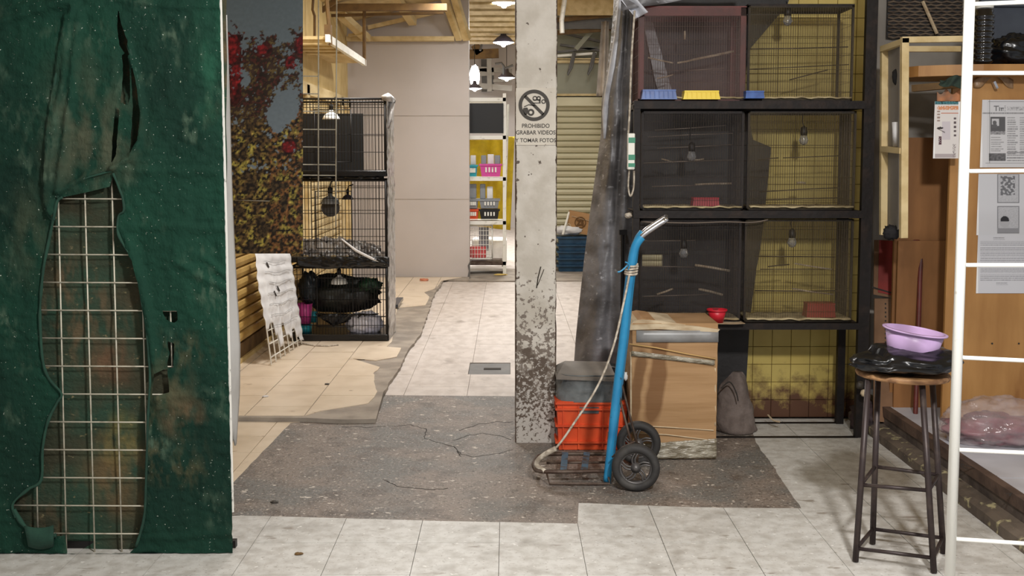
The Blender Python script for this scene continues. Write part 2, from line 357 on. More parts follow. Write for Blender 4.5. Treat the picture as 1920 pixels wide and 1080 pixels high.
def spot(m, x, z, rx, rz, col, amt=.8, nsc=14, stretch=(1,1,.5), hi=.62):
    """one stain of its own colour at a place on the cloth, broken by noise"""
    N=m.node_tree.nodes; L=m.node_tree.links; b=N['Principled BSDF']; g=N.new('ShaderNodeNewGeometry')
    mp=N.new('ShaderNodeMapping'); mp.inputs['Location'].default_value=(-x/rx,0,-z/rz); mp.inputs['Scale'].default_value=(1/rx,0,1/rz); L.new(g.outputs['Position'],mp.inputs[0])
    ln=N.new('ShaderNodeVectorMath'); ln.operation='LENGTH'; L.new(mp.outputs[0],ln.inputs[0])
    r=N.new('ShaderNodeMapRange'); r.inputs[1].default_value=1.0; r.inputs[2].default_value=.2; L.new(ln.outputs['Value'],r.inputs[0])
    m2=N.new('ShaderNodeMapping'); m2.inputs['Scale'].default_value=stretch; L.new(g.outputs['Position'],m2.inputs[0])
    n=N.new('ShaderNodeTexNoise'); n.inputs['Scale'].default_value=nsc; n.inputs['Detail'].default_value=7; L.new(m2.outputs[0],n.inputs['Vector'])
    r2=N.new('ShaderNodeMapRange'); r2.inputs[1].default_value=.40; r2.inputs[2].default_value=hi; L.new(n.outputs['Fac'],r2.inputs[0])
    mm=N.new('ShaderNodeMath'); mm.operation='MULTIPLY'; L.new(r.outputs[0],mm.inputs[0]); L.new(r2.outputs[0],mm.inputs[1])
    m3=N.new('ShaderNodeMath'); m3.operation='MULTIPLY'; m3.inputs[1].default_value=amt; L.new(mm.outputs[0],m3.inputs[0])
    mx=N.new('ShaderNodeMix'); mx.data_type='RGBA'; mx.inputs[7].default_value=lin(col); L.new(b.inputs['Base Color'].links[0].from_socket,mx.inputs[6]); L.new(m3.outputs[0],mx.inputs[0]); L.new(mx.outputs[2],b.inputs['Base Color'])
# ================================================================= SETTING: floor
def clip(poly, x0, x1, y0, y1):
    def cut(P, ins, itx):
        o=[]
        for i in range(len(P)):
            a,b=P[i-1],P[i]
            if ins(b):
                if not ins(a): o.append(itx(a,b))
                o.append(b)
            elif ins(a): o.append(itx(a,b))
        return o
    def ix(v): return lambda a,b:(v,a[1]+(b[1]-a[1])*(v-a[0])/(b[0]-a[0]))
    def iy(v): return lambda a,b:(a[0]+(b[0]-a[0])*(v-a[1])/(b[1]-a[1]),v)
    P=cut(poly,lambda p:p[0]>=x0,ix(x0)); P=P and cut(P,lambda p:p[0]<=x1,ix(x1))
    P=P and cut(P,lambda p:p[1]>=y0,iy(y0)); P=P and cut(P,lambda p:p[1]<=y1,iy(y1)); return P
def parea(P): return abs(sum(P[i-1][0]*P[i][1]-P[i][0]*P[i-1][1] for i in range(len(P))))/2 if P and len(P)>2 else 0
def rough_edge(pts, amp=.012, step=.05, seed=1):
    o=[]
    for a,b in zip(pts,pts[1:]):
        L=math.dist(a,b); n=max(1,int(L/step))
        for i in range(n):
            t=i/n; x=a[0]+(b[0]-a[0])*t; y=a[1]+(b[1]-a[1])*t
            k=noise.noise(Vector((x*9,y*9,seed)))*amp if i else 0
            o.append((x+k,y-k*.6))
    o.append(pts[-1]); return o
def tiles(name, poly, xo, px, yo, py, z0, z1, m, parent, gap=.0022, stagger=0, bevel=True, xmin=-3.2, xmax=3, ymin=2, ymax=16):
    i0=int((xmin-xo)//px); i1=int((xmax-xo)//px)+1; n=0
    for i in range(i0,i1):
        o=(i%2)*stagger
        for j in range(int((ymin-yo)//py)-1,int((ymax-yo)//py)+1):
            P=clip(poly,xo+i*px+gap,xo+(i+1)*px-gap,yo+o+j*py+gap,yo+o+(j+1)*py-gap)
            if parea(P)<.002: continue
            q=[]
            for p in P:
                if not q or math.dist(p,q[-1])>1e-4: q.append(p)
            dz=R.uniform(-.0006,.0006)
            if len(q)>2: obj(name,MB().prism(q,z0,z1+dz),m,parent); n+=1
    return n
fl=MB().box(-6,6,-1,30,-.10,-.012); floor=struct('floor',fl,M['grout'])
# sheet edges read from the photo
diag=rough_edge([G2(437,905),G2(545,793)],.006)
patch_out=[G2(722,741),G2(968,743),G2(1043,744),G2(1200,746)]
pr=rough_edge([G2(1405,800),G2(1422,835),G2(1502,953)],.010)
pf=rough_edge([G2(1502,953),G2(1300,951),G2(1085,943)],.010,seed=3)
pg=[G2(1085,943),G2(1083,982),G2(800,976),G2(437,966),(-3.2,4.72)]
patch=[(-3.2,4.72),(-1.9,5.0)]+diag+rough_edge([G2(545,793),G2(600,788),G2(700,786),G2(720,778),G2(722,741)],.006)+patch_out+[(2.05,5.6)]
patch=[(-3.2,4.66),(-3.2,4.95),G2(437,905)]+diag[1:]+[G2(600,789),G2(700,786),G2(712,770),G2(722,741)]+patch_out[1:]+[(.95,7.0),(.95,6.3)]+[G2(1405,800)]+pr[1:]+pf[1:]+[G2(1083,982),G2(800,976),G2(437,966)]
obj('terrazzo_patch',MB().prism(patch,-.012,.0),M['terrazzo'],floor)
near=[(-3.2,2.2),(2.05,2.2),(2.05,6.32),(1.2,6.32)]+[G2(1405,800)]+pr[1:]+pf[1:]+[G2(1083,982),G2(800,976),G2(437,966),(-3.2,4.66)]
# the photographed joints: 0.335 m tiles
nt_=tiles('floor_tile',near,.30,.335,4.25,.335,-.012,.0,M['tile_white'],floor,gap=.0012)
leftt=[G2(437,905),(-3.2,4.95),(-3.2,6.5)]+[G2(440,787),G2(600,787)]+diag[::-1][:-1]
tiles('floor_tile',leftt,.30,.335,4.25,.335,-.012,.0,M['tile_cream'],floor)
rag=[G2(722,741),G2(738,712),G2(752,690),G2(765,662),G2(790,630),G2(802,592),G2(812,560),G2(832,528)]
ragr=rough_edge(rag,.02,.08,5)
drain=[G2(880,703),G2(882,679),G2(968,679),G2(968,703)]
aisle=ragr+[G2(880,529),G2(968,529),(1.3,13.5),(1.3,7.05)]+patch_out[::-1][:-1]
dX0,dX1=-.29,.02; dY0=G(900,702).y; dY1=G(900,680).y
a1=clip(aisle,-9,9,0,dY0); a3=clip(aisle,-9,9,dY1,99); a2=clip(aisle,-9,dX0,dY0,dY1); a4=clip(aisle,dX1,9,dY0,dY1)
for a in (a1,a2,a3,a4): tiles('floor_tile',a,-.27,.42,dY0-.42*4,.42,-.012,.0,M['tile_aisle'],floor,gap=.0012)
dr=obj('drain_cover',MB().box(dX0+.004,dX1-.004,dY0+.004,dY1-.004,-.012,-.005),M['cement_dark'],floor)
obj('drain_slot',MB().box(-.18,-.05,(dY0+dY1)/2-.03,(dY0+dY1)/2+.03,-.005,-.002),M['crack'],dr)
obj('threshold',MB().box(-.62,2.4,13.52,15.05,-.012,.002),M['cement'],floor)
obj('hall_floor',MB().box(-3,4,15.05,29,-.012,.0),M['tile_aisle'],floor)
# cracks in the patch
for cr in ([(640,800),(700,801),(770,797),(800,805),(795,822),(850,838),(865,852),(890,857),(935,850),(968,841)],
           [(850,826),(875,817),(905,812),(940,818),(962,826)],[(720,900),(745,912),(800,918),(850,915)],[(865,857),(855,842)],
           [(860,807),(900,795),(940,790),(966,792)]):
    pts=[]
    for (a,b),(c,d) in zip(cr,cr[1:]):
        for k in range(5):
            t=k/5; pts.append(G(a+(c-a)*t+R.uniform(-1.5,1.5),b+(d-b)*t+R.uniform(-1,1),.0004))
    m=MB()
    for p,q in zip(pts,pts[1:]):
        w_=R.uniform(.0015,.0035); m.bar(p,q,w_*2,.001)
    obj('floor_crack',m,M['crack'],floor)
# ---- raised plinth on the left with cream tiles and cement repairs
PZ=.03
pl=[(-2.06,G(450,779,PZ).y),G2(575,782,PZ),G2(640,785,PZ),G2(705,784,PZ)]+[(x-.01,y) for x,y in rag[:1]]+ragr[1:]+[G2(880,528),(-.5,13.8),(-2.06,13.8)]
plinth=struct('trim_1',MB().prism(pl,-.012,PZ-.005),M['cement'])
cut_=[(-2.05,G(450,779,PZ).y+.004),G2(572,779,PZ),G2(600,770,PZ),G2(690,756,PZ),G2(708,738,PZ),G2(703,722,PZ),G2(700,700,PZ),G2(712,688,PZ),G2(648,686,PZ),G2(660,672,PZ),G2(705,676,PZ),G2(748,668,PZ),G2(752,652,PZ),G2(725,650,PZ),G2(735,640,PZ)]
cut_=cut_[:4]+rough_edge(cut_[4:8],.012,.05,8)+cut_[9:]+[G2(742,590,PZ),G2(745,577,PZ),G2(800,572,PZ),G2(805,556,PZ),G2(795,548,PZ),G2(818,540,PZ),G2(828,526,PZ),(-.6,13.7),(-2.05,13.7)]
tiles('plinth_tile',cut_,-1.577,.359,6.52,.62,PZ-.005,PZ,M['tile_cream'],plinth,gap=.0035,stagger=.31)
# ---- left wall with roller shutters, end wall, back hall
LX=-2.05
wl_=struct('wall_left',MB().box(LX-.12,LX,6.4,13.8,0,4.1),M['cream'])
for (y0,y1,z0,z1) in ((6.45,10.3,.17,2.3),(10.95,12.95,.25,2.15)):
    n=int((z1-z0)/.082)
    for k in range(n):
        z=z0+k*.082
        P=[(LX+.012,z),(LX+.03,z+.012),(LX+.036,z+.04),(LX+.03,z+.068),(LX+.012,z+.078)]
        m=MB(); m.extr([(x,y0,zz) for x,zz in P],(0,y1-y0,0)); obj('shutter_slat',m,M['shutter_y'] if y0<7 else M['cream_wood'],wl_,smooth=False)
obj('base_strip',MB().box(LX,LX+.03,6.4,10.6,.06,.165),M['brown_wood'],wl_)
obj('base_ledge',MB().box(LX,LX+.05,6.4,10.6,.0,.06),M['cream'],wl_)
for y in (10.35,10.75,12.98,13.55): obj('door_post',MB().box(LX,LX+.05,y,y+.14,.03,2.3),M['cream_wood'],wl_)
obj('door_rail',MB().box(LX,LX+.05,10.35,13.7,2.2,2.32),M['cream_wood'],wl_)
EX=(880-952)/2000*13.8
we=struct('wall_end',MB().box(LX-.1,EX,13.8,14.0,0,4.1),M['wall_end'])
for z in (1.03,2.1): obj('panel_joint',MB().box(LX,EX,13.797,13.80,z,z+.006),M['cement'],we)
obj('broken_corner',MB().extr([W(876,523,13.79),W(881,523,13.79),W(881,490,13.79),W(877,498,13.79),W(879,508,13.79)],(0,.01,0)),M['cement_dark'],we)
roof=struct('ceiling',MB().box(-7,7,-2,30,4.1,4.2),M['cream'])
# sloping boarded soffit over the left aisle
def cz(x): return 3.28+(x-LX)*.24
for k in range(8):
    y0=10.3+k*.44
    m=MB(); m.hexa([(LX,y0,cz(LX)),(-.45,y0,cz(-.45)),(-.45,y0+.43,cz(-.45)),(LX,y0+.43,cz(LX)),(LX,y0,cz(LX)+.03),(-.45,y0,cz(-.45)+.03),(-.45,y0+.43,cz(-.45)+.03),(LX,y0+.43,cz(LX)+.03)])
    obj('ceiling_board',m,M['cream_wood'],roof)
def bm(name,a,b,w_,h_,m): obj(name,MB().bar(a,b,w_,h_),m,roof)
bm('roof_beam',W(590,14,12.2),W(838,14,12.2),.10,.075,M['brown_wood']); bm('roof_beam',W(590,30,12.6),W(832,24,12.6),.05,.03,M['brown_wood'])
bm('roof_beam',W(650,73,13.72),W(852,73,13.72),.12,.055,M['cream_wood'])
bm('rafter',W(640,28,12.9),W(688,72,13.6),.10,.08,M['cream_wood']); bm('rafter',W(740,-8,12.9),W(774,42,13.7),.10,.08,M['cream_wood'])
bm('rafter',W(690,52,13.7),W(838,18,13.7),.05,.05,M['cream_wood']); bm('rafter',W(600,22,12.0),W(632,0,12.0),.05,.05,M['brown_wood'])
bm('rafter',W(832,-8,13.4),W(862,74,13.7),.08,.07,M['cream_wood']); bm('rafter',W(852,-8,13.4),W(876,74,13.7),.09,.07,M['cream_wood'])
bm('rafter',W(655,66,13.5),W(685,62,13.3),.04,.03,M['cream_wood'])
# hanging awning shelf
aw=empty('hanging_awning',(-1.85,11.2,2.6),'cream slatted awning shelf hung high on the left wall above the shutters','awning')
obj('panel',MB().box(LX,-1.66,10.0,12.5,2.66,2.69),M['cream_wood'],aw)
for k in range(4): obj('slat',MB().box(LX,-1.68,10.05+k*.30,10.17+k*.30,2.62,2.66),M['cream_wood'],aw)
obj('edge_trim',MB().box(-1.68,-1.64,9.95,12.52,2.63,2.70),M['white_metal'],aw)
obj('hanger_rod',MB().tube([W(683,20,12.3),W(683,122,12.45)],.02,6),M['brown_wood'],aw)
obj('hanger_rod',MB().tube([W(612,-10,10.05),W(620,84,10.05)],.018,6),M['brown_wood'],aw)
obj('hanger_bracket',MB().box(-1.70,-1.64,10.02,10.1,2.66,2.80),M['brown_wood'],aw)
tag_=thing('conduit',MB().tube([W(588,-10,11.0),W(586,18,11.0),W(590,30,11.0),W(590,76,11.0)],.014,6),M['brown_wood'],'thin brown conduit on the cream wall above the awning shelf','pipe')
# ---- lattice ceiling, hall behind
for k in range(9):
    y0=13.9+k*.66; obj('ceiling_plank',MB().box(-1.4,1.6,y0,y0+.40,3.62,3.66),M['cream_wood'],roof)
    if k%2: obj('ceiling_plank',MB().box(-1.4,1.6,y0+.44,y0+.52,3.70,3.74),M['brown_wood'],roof)
for x in (-.62,.06): obj('ceiling_joist',MB().box(x,x+.07,13.9,19.6,3.66,3.74),M['cream_wood'],roof)
wb=struct('wall_back',MB().box(-4,5,27.0,27.2,0,4.1),M['wall_end'])
sh=struct('wall_right',MB().box(.42,5.2,15.2,15.4,0,4.1),M['grey_panel'])
n=27
for k in range(n):
    z=.02+k*.085
    P=[(15.19,z),(15.165,z+.014),(15.155,z+.045),(15.165,z+.072),(15.19,z+.081)]
    obj('shutter_slat',MB().extr([(.55,y,zz) for y,zz in P],(2.0,0,0)),M['shutter_c'],sh)
for (y,h_) in ((195,.05),(180,.03),(118,.035),(112,.02)): 
    p=W(1050,y,15.14); obj('wall_trim',MB().box(.5,2.4,15.1,15.2,p.z,p.z+h_),M['cream_wood'] if y<190 else M['grey_panel'],sh)
p=W(1050,203,15.1); obj('shutter_box',MB().box(.5,2.4,15.02,15.2,p.z+.03,p.z+.15),M['shutter_c'],sh)
for a,b,m in ((W(1040,38,14.2),W(1145,28,14.2),'brown_wood'),(W(1040,62,14.4),W(1145,54,14.4),'brown_wood'),(W(1045,98,15.0),W(1120,90,15.0),'cement_dark'),(W(1045,105,15.0),W(1118,100,15.0),'white_metal'),(W(1050,84,15.0),W(1125,95,15.0),'cement_dark'),(W(1055,62,15.0),W(1125,78,15.0),'cement_dark')):
    obj('hall_beam',MB().bar(a,b,.08,.055 if m=='brown_wood' else .03),M[m],roof)
obj('hall_beam',MB().bar(W(1080,92,14.6),W(1125,40,14.6),.05,.06),M['grey_panel'],roof)
obj('roof_sheet',MB().box(.35,2.4,14.0,14.05,W(1050,28,14).z,W(1050,-20,14).z),M['cream_wood'],roof)
obj('roof_sheet',MB().box(.35,2.4,14.3,14.33,W(1050,54,14.3).z,W(1050,34,14.3).z),M['cement_dark'],roof)
for x0 in (1062,1100): thing('hanging_strap',MB().tube([W(x0+14,98,14.95),W(x0+6,128,14.9),W(x0+2,140,14.9),W(x0+10,126,14.9),W(x0+16,99,14.95)],.018,6),M['cement_dark'],'dark looped strap hanging from the hall ceiling, '+('beside the pillar' if x0<1090 else 'nearer the grey tarp'),'strap')
thing('ceiling_rod',MB().tube([W(1060,-10,13.5),W(1053,38,13.5),W(1054,62,13.5)],.03,6),M['white_metal'],'short white hanging rod high beside the pillar','rod')
thing('hanging_cloth',MB().grid(lambda u,v:W(1128+14*u-10*v*(1-u),40+140*v,14.0)+Vector((0,.06*math.sin(u*9),0)),8,12,(0,.01,0)),M['cement'],'brown-grey cloth hanging behind the top of the grey tarp','cloth',smooth=True)
# ---- far hall behind the left opening
hall=struct('wall_hall',MB().box(-2.6,.7,24.0,24.1,W(900,445,24).z,4.1),M['wall_end'])
for (a,b,c,d) in ((902,112,914,132),(903,140,915,172),(918,142,926,170)): obj('dark_pane',MB().box(W(a,b,24).x,W(c,b,24).x,23.95,24.0,W(a,d,24).z,W(a,b,24).z),M['cement_dark'],hall)
for (a,b,c,d,k) in ((880,102,935,100,.10),(880,128,960,134,.05),(900,136,926,134,.08),(884,160,960,166,.06),(925,152,960,150,.03),(890,84,900,100,.09),(917,110,918,172,.07)):
    obj('hall_beam',MB().bar(W(a,b,23.2),W(c,d,23.2),.10,k*2),M['brown_wood'] if b<103 else M['wall_grey'],roof)
def lamp(name,px,py,Y,d,label,shade='lamp_shade_d'):
    c=W(px,py,Y); r=empty(name,(c.x,c.y,c.z),label,'lamp','bell lamps over the aisle')
    obj('lamp_shade',MB().lathe([(d*.5,0),(d*.48,.06*d),(d*.30,.24*d),(d*.14,.34*d),(d*.11,.52*d),(d*.08,.52*d),(d*.11,.33*d),(d*.27,.22*d),(d*.45,.05*d)],c,n=24,closed=True),M[shade],r,True)
    obj('bulb',MB().lathe([(.001,-.20*d),(d*.06,-.19*d),(d*.13,-.11*d),(d*.30,-.06*d),(d*.49,.0*d),(d*.46,.03*d),(.001,.04*d)],c,n=24),M['lamp_on'],r,True)
    obj('cord',MB().tube([c+Vector((0,0,.5*d)),Vector((c.x,c.y,4.1))],.008,5),M['print'],r)
    return r
lamp('ceiling_lamp',945,6,14.6,.34,'nearest lit bell lamp, cut by the top of the photo beside the pillar')
lamp('ceiling_lamp',944,80,18.0,.36,'lit bell lamp with dark shade, second down beside the pillar')
lamp('ceiling_lamp',950,146,22.6,.36,'farthest lit bell lamp, hanging low beside the pillar above the sign')
l4=lamp('ceiling_lamp',890,166,22.0,.30,'small glaring lamp at the edge of the end wall')
g4=W(889,152,21.9); thing('lit_bag',MB().blob((g4.x,g4.y+.3,g4.z+.12),(.10,.1,.22),.2,3,4),M['lamp_on'],'white plastic bag made to glow as if lit, high beside the end wall','lamp',smooth=True)  # bag with the lamp emission, its lit glare put into the material
for a in ([(928,120),(940,118),(948,128),(962,122)],[(944,125),(944,140)],[(905,75),(900,95)]): 
    thing('ceiling_cable',MB().tube([W(x,y,21.0) for x,y in a],.025,5),M['cement_dark'],'dark cable sagging in the far hall '+{928:'above the farthest lamp',944:'down to the farthest lamp',905:'below the plank ceiling'}[a[0][0]],'cable')
# ================================================================= pillar
PY=5.78; px0=W(966,540,PY).x; px1=W(1043.5,540,PY).x
m=mat('pillar_paint',(208,201,190),(190,182,169),7,.4,.6,rough=.6,bump=.25,bsc=35,col3=(88,74,62),sc3=26,lo3=.685,hi3=.71)
zmask(m,-.25,.70,(172,166,158),20,.5,.1); zmask(m,-.25,.95,(122,110,99),38,.36,.03); zmask(m,.15,.60,(92,78,66),12,.32,.05); zmask(m,-.3,.5,(186,180,172),50,.30,.03)
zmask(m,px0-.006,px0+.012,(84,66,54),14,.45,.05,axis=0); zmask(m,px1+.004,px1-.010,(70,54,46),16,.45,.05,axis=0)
pm=MB()
def pill(u,v): return 0
nz=70
ring=[]
w_=px1-px0; b=.008
prof=[(0,b),(b,0),(w_*.25,0),(w_*.5,0),(w_*.75,0),(w_-b,0),(w_,b),(w_,.11),(w_,.22),(w_/2,.22),(0,.22),(0,.11)]
for j in range(nz+1):
    z=4.1*j/nz
    for (x,y) in prof:
        k=noise.noise(Vector((x*6,y*6,z*7)))*.004
        e=-.006 if (x in (0,w_) and y<=b and noise.noise(Vector((x*40,3,z*11)))>.25) else 0
        pm.v.append((px0+x+k*.3+(-e if x==0 else e),PY+y+(0 if y>b else -abs(k)*.2+.001)-e*.5,z))
n=len(prof)
for j in range(nz):
    for i in range(n):
        k=(i+1)%n; pm.f.append((j*n+i,j*n+k,(j+1)*n+k,(j+1)*n+i))
pm.f.append(tuple(range(n))[::-1]); pm.f.append(tuple(nz*n+i for i in range(n)))
pil=struct('pillar',pm,m)
# sign on it
SY=PY-.004
sg=empty('prohibition_sign',(W(1004,215,SY).x,SY,W(1004,275,SY).z),'pale no cameras sign painted in Spanish high on the pillar','sign')
m=mat('sign_ground',(214,206,192),(200,191,177),8,.4,.65,rough=.6,col3=(120,106,90),sc3=30,lo3=.70,hi3=.74)
a=W(967.5,165,SY); b_=W(1042,272,SY)
obj('panel',MB().box(a.x,b_.x,SY-.001,SY+.006,b_.z,a.z),m,sg)
c=W(1001.5,197.5,SY-.002); s=SY/2000
def ringm(c,r0,r1,n=40,a0=0,a1=360,t=.002):
    mb=MB()
    for i in range(n):
        t0=math.radians(a0+(a1-a0)*i/n); t1=math.radians(a0+(a1-a0)*(i+1)/n)
        mb.extr([(c.x+r*math.cos(t_),c.y,c.z+r*math.sin(t_)) for r,t_ in ((r0,t0),(r1,t0),(r1,t1),(r0,t1))],(0,-t,0))
    return mb
obj('ring',ringm(c,22.5*s,29*s),M['print'],sg)
obj('slash',MB().bar(c+Vector((-18*s,-.001,17*s)),c+Vector((18*s,-.001,-17*s)),.002,5.5*s,up=(0,1,0)) if False else MB().extr([c+Vector(v)*s for v in ((-19,0,15),(-15,0,19),(19,0,-15),(15,0,-19))],(0,-.002,0)),M['print'],sg)
def ic(pts,dy=-.002): return MB().extr([c+Vector((x*s,0,z*s)) for x,z in pts],(0,dy,0))
obj('camera_icon',ringm(c+Vector((-6*s,0,-13*s)),3*s,6.5*s,20),M['print'],sg)
obj('camera_icon',ic([(-21,-9),(-20,-5),(-13,-4),(-11,-7),(-13,-17),(-17,-18)]),M['print'],sg)
obj('camera_icon',ic([(-19,-2),(-10,2),(2,0),(1,-1.5),(-10,.3),(-18,-3.5)]),M['print'],sg)
obj('camcorder_icon',ringm(c+Vector((1.5*s,0,13*s)),2.6*s,4.4*s,20),M['print'],sg); obj('camcorder_icon',ringm(c+Vector((8.5*s,0,13*s)),2*s,4.2*s,20),M['print'],sg)
obj('camcorder_icon',ic([(-2,9),(12,9),(12,10.5),(-2,10.5)]),M['print'],sg); obj('camcorder_icon',ic([(-2,3.5),(12,3.5),(12,5),(-2,5)]),M['print'],sg); obj('camcorder_icon',ic([(9,5),(12,5),(12,10),(9,10)]),M['print'],sg)
obj('camcorder_icon',ringm(c+Vector((17.5*s,0,7*s)),2.4*s,4.2*s,16),M['print'],sg)
for t_,y,sz,sx in (('PROHIBIDO',239.5,10.6,.93),('GRABAR VIDEOS',252,10.6,.93),('Y TOMAR FOTOS',266.5,10.2,.95)):
    p=W(1004.5,y,SY-.002); text('lettering',t_,sz*s,p,M['print'],sg,.001,sx=sx,bold=.0003)
thing('pencil_mark',MB().tube([W(1006,540,PY-.002),W(1009,520,PY-.002),W(1014,500,PY-.002)],.003,4).tube([W(1008,535,PY-.002),W(1020,505,PY-.002)],.002,4),M['print'],'dark scribbled pen strokes low on the pillar face','mark')
# ================================================================= green stall
GY=4.13
def edge_x(py): return 412+25*py/1055.0
st=empty('green_stall',(-1.6,4.5,0),'stall side covered in stained dark green shade cloth with torn openings','stall')
H_main=[(117,370),(165,360),(205,350),(212,325),(222,350),(230,372),(232,395),(222,405),(221,435),(232,460),(250,490),(262,540),(267,570),(274,615),(281,700),(280,740),(277,790),(274,890),(270,970),(255,1025),(230,1050),(175,1050),(128,1046),(122,1005),(80,1006),(48,992),(30,970),(24,945),(52,918),(77,900),(80,840),(90,790),(107,755),(115,738),(92,710),(80,675),(75,605),(76,560),(82,500),(92,450),(100,410),(107,378)]
H_small=[[(221,14),(229,50),(241,82),(248,106),(234,100),(224,84),(220,50)],[(228,104),(238,98),(243,120),(244,180),(241,198),(226,192),(231,130)],[(248,112),(257,150),(264,215),(260,258),(244,290),(246,250),(249,200),(246,150)],[(217,200),(224,205),(221,250),(217,290),(208,308),(212,250)],
 [(303,583),(331,583),(333,601),(325,606),(311,598)],[(313,640),(327,645),(325,690),(312,690),(318,662)],[(291,700),(313,690),(318,735),(287,742)]]
def inpoly(x,y,P):
    r=False
    for i in range(len(P)):
        x0,y0=P[i-1]; x1,y1=P[i]
        if (y0>y)!=(y1>y) and x<(x1-x0)*(y-y0)/(y1-y0)+x0: r=not r
    return r
def near_seg(x,y,P,closed=True):
    best=(1e9,x,y)
    for i in range(0 if closed else 1,len(P)):
        x0,y0=P[i-1]; x1,y1=P[i]; dx,dy=x1-x0,y1-y0; t=max(0,min(1,((x-x0)*dx+(y-y0)*dy)/(dx*dx+dy*dy+1e-9)))
        qx,qy=x0+dx*t,y0+dy*t; d=math.hypot(x-qx,y-qy)
        if d<best[0]: best=(d,qx,qy)
    return best
ridges=[([(140,10),(128,60),(118,150),(100,250),(92,330),(98,400)],7,.012),([(150,20),(140,100),(132,190),(120,280),(108,360)],7,.010),([(125,30),(104,150),(90,260),(86,380),(103,410)],4,.010),
 ([(240,85),(258,150),(268,215),(262,265),(245,295),(212,315)],5,.012),([(0,42),(60,22),(130,4)],9,.012),([(0,20),(60,8),(120,0)],5,.008),([(212,315),(160,330),(112,360)],5,.009),
 ([(212,318),(300,322),(420,320)],8,.005),([(225,428),(320,425),(425,430)],7,.005),([(225,0),(330,14),(412,10)],6,.005),([(380,480),(405,500),(428,520)],6,.006),([(330,490),(380,520),(425,540)],7,.006),([(240,450),(275,570),(290,680),(300,760)],9,.010),
 ([(0,700),(60,705),(90,712)],6,.003),([(282,745),(350,742),(430,745)],6,.004),([(280,850),(350,848),(432,846)],6,.003),([(275,1010),(350,1005),(436,1000)],6,.004)]
def clothz(x,y):
    d=-.004*noise.fractal(Vector((x/60.0,y/60.0,1)),1,2,4)-.0035*noise.noise(Vector((x/17.0,y/9.0,5)))
    for P,wd,am in ridges:
        xs=[p[0] for p in P]; ys=[p[1] for p in P]
        if x<min(xs)-3*wd or x>max(xs)+3*wd or y<min(ys)-3*wd or y>max(ys)+3*wd: continue
        q=near_seg(x,y,P,False)[0]; d-=am*math.exp(-(q/wd)**2)
    return d
ST=4.0; XL=-70
nx=int((425-XL)/ST); ny=int((1056+80)/ST)
allh=[H_main]+H_small
cm=MB(); idx={}
V={}
def inside(cx,cy):
    if cy>300 or cx>200:
        for P in allh:
            if inpoly(cx,cy,P): return True
    return False
keep=[[True]*nx for _ in range(ny)]
def gxy(i,j):
    y=-80+(1056+80)*j/ny; xr=edge_x(max(y,0)); x=XL+(xr-XL)*i/nx; return x,y
for j in range(ny):
    for i in range(nx):
        x,y=gxy(i+.5,j+.5)
        if inside(x,y): keep[j][i]=False
for j in range(ny+1):
    for i in range(nx+1):
        adj=[keep[b][a] for a in (i-1,i) for b in (j-1,j) if 0<=a<nx and 0<=b<ny]
        if not any(adj): continue
        x,y=gxy(i,j)
        if not all(adj):
            best=min((near_seg(x,y,P) for P in allh),key=lambda q:q[0])
            if best[0]<5: x,y=best[1],best[2]
        p=W(x,y,GY); p.y+=1.7*clothz(x,y); 
        if p.z<.004: p.z=.004
        V[(i,j)]=len(cm.v); cm.v.append(tuple(p))
for j in range(ny):
    for i in range(nx):
        if keep[j][i]: cm.f.append((V[(i,j+1)],V[(i+1,j+1)],V[(i+1,j)],V[(i,j)]))
g=mat('green_shade_cloth',(22,60,46),(15,42,33),2.2,.38,.62,rough=.85,bump=.5,bsc=90,stretch=(1,1,.6),col3=(150,160,140),sc3=75,lo3=.735,hi3=.76,spec=.2)
# brown and ochre stains that belong to the cloth
N_=g.node_tree.nodes; L_=g.node_tree.links
def stain(m,sc1,col,lo,hi,stretch):
    N=m.node_tree.nodes; L=m.node_tree.links; b=N['Principled BSDF']
    g_=N.new('ShaderNodeNewGeometry'); mp=N.new('ShaderNodeMapping'); mp.inputs['Scale'].default_value=stretch; L.new(g_.outputs['Position'],mp.inputs[0])
    n=N.new('ShaderNodeTexNoise'); n.inputs['Scale'].default_value=sc1; n.inputs['Detail'].default_value=2; L.new(g_.outputs['Position'],n.inputs['Vector'])
    n2=N.new('ShaderNodeTexNoise'); n2.inputs['Scale'].default_value=30; n2.inputs['Detail'].default_value=7; L.new(mp.outputs[0],n2.inputs['Vector'])
    r=N.new('ShaderNodeMapRange'); r.inputs['From Min'].default_value=lo; r.inputs['From Max'].default_value=hi; L.new(n.outputs['Fac'],r.inputs[0])
    r2=N.new('ShaderNodeMapRange'); r2.inputs['From Min'].default_value=.46; r2.inputs['From Max'].default_value=.64; L.new(n2.outputs['Fac'],r2.inputs[0])
    mm=N.new('ShaderNodeMath'); mm.operation='MULTIPLY'; L.new(r.outputs[0],mm.inputs[0]); L.new(r2.outputs[0],mm.inputs[1])
    mx=N.new('ShaderNodeMix'); mx.data_type='RGBA'; mx.inputs[7].default_value=lin(col); L.new(b.inputs['Base Color'].links[0].from_socket,mx.inputs[6]); L.new(mm.outputs[0],mx.inputs[0]); L.new(mx.outputs[2],b.inputs['Base Color'])
stain(g,2.3,(78,76,54),.58,.78,(1,1,.45)); stain(g,5.0,(84,104,86),.56,.8,(1.2,1,.5)); flecks(g,120,.70,.74,(190,196,184))
g2=mat('green_inner_cloth',(46,70,56),(60,60,46),3,.4,.62,rough=.9,bump=.5,bsc=60,stretch=(1,1,1.6),col3=(120,112,84),sc3=40,lo3=.66,hi3=.74,spec=.2)
stain(g2,3.0,(92,80,60),.46,.66,(1,1,.4))
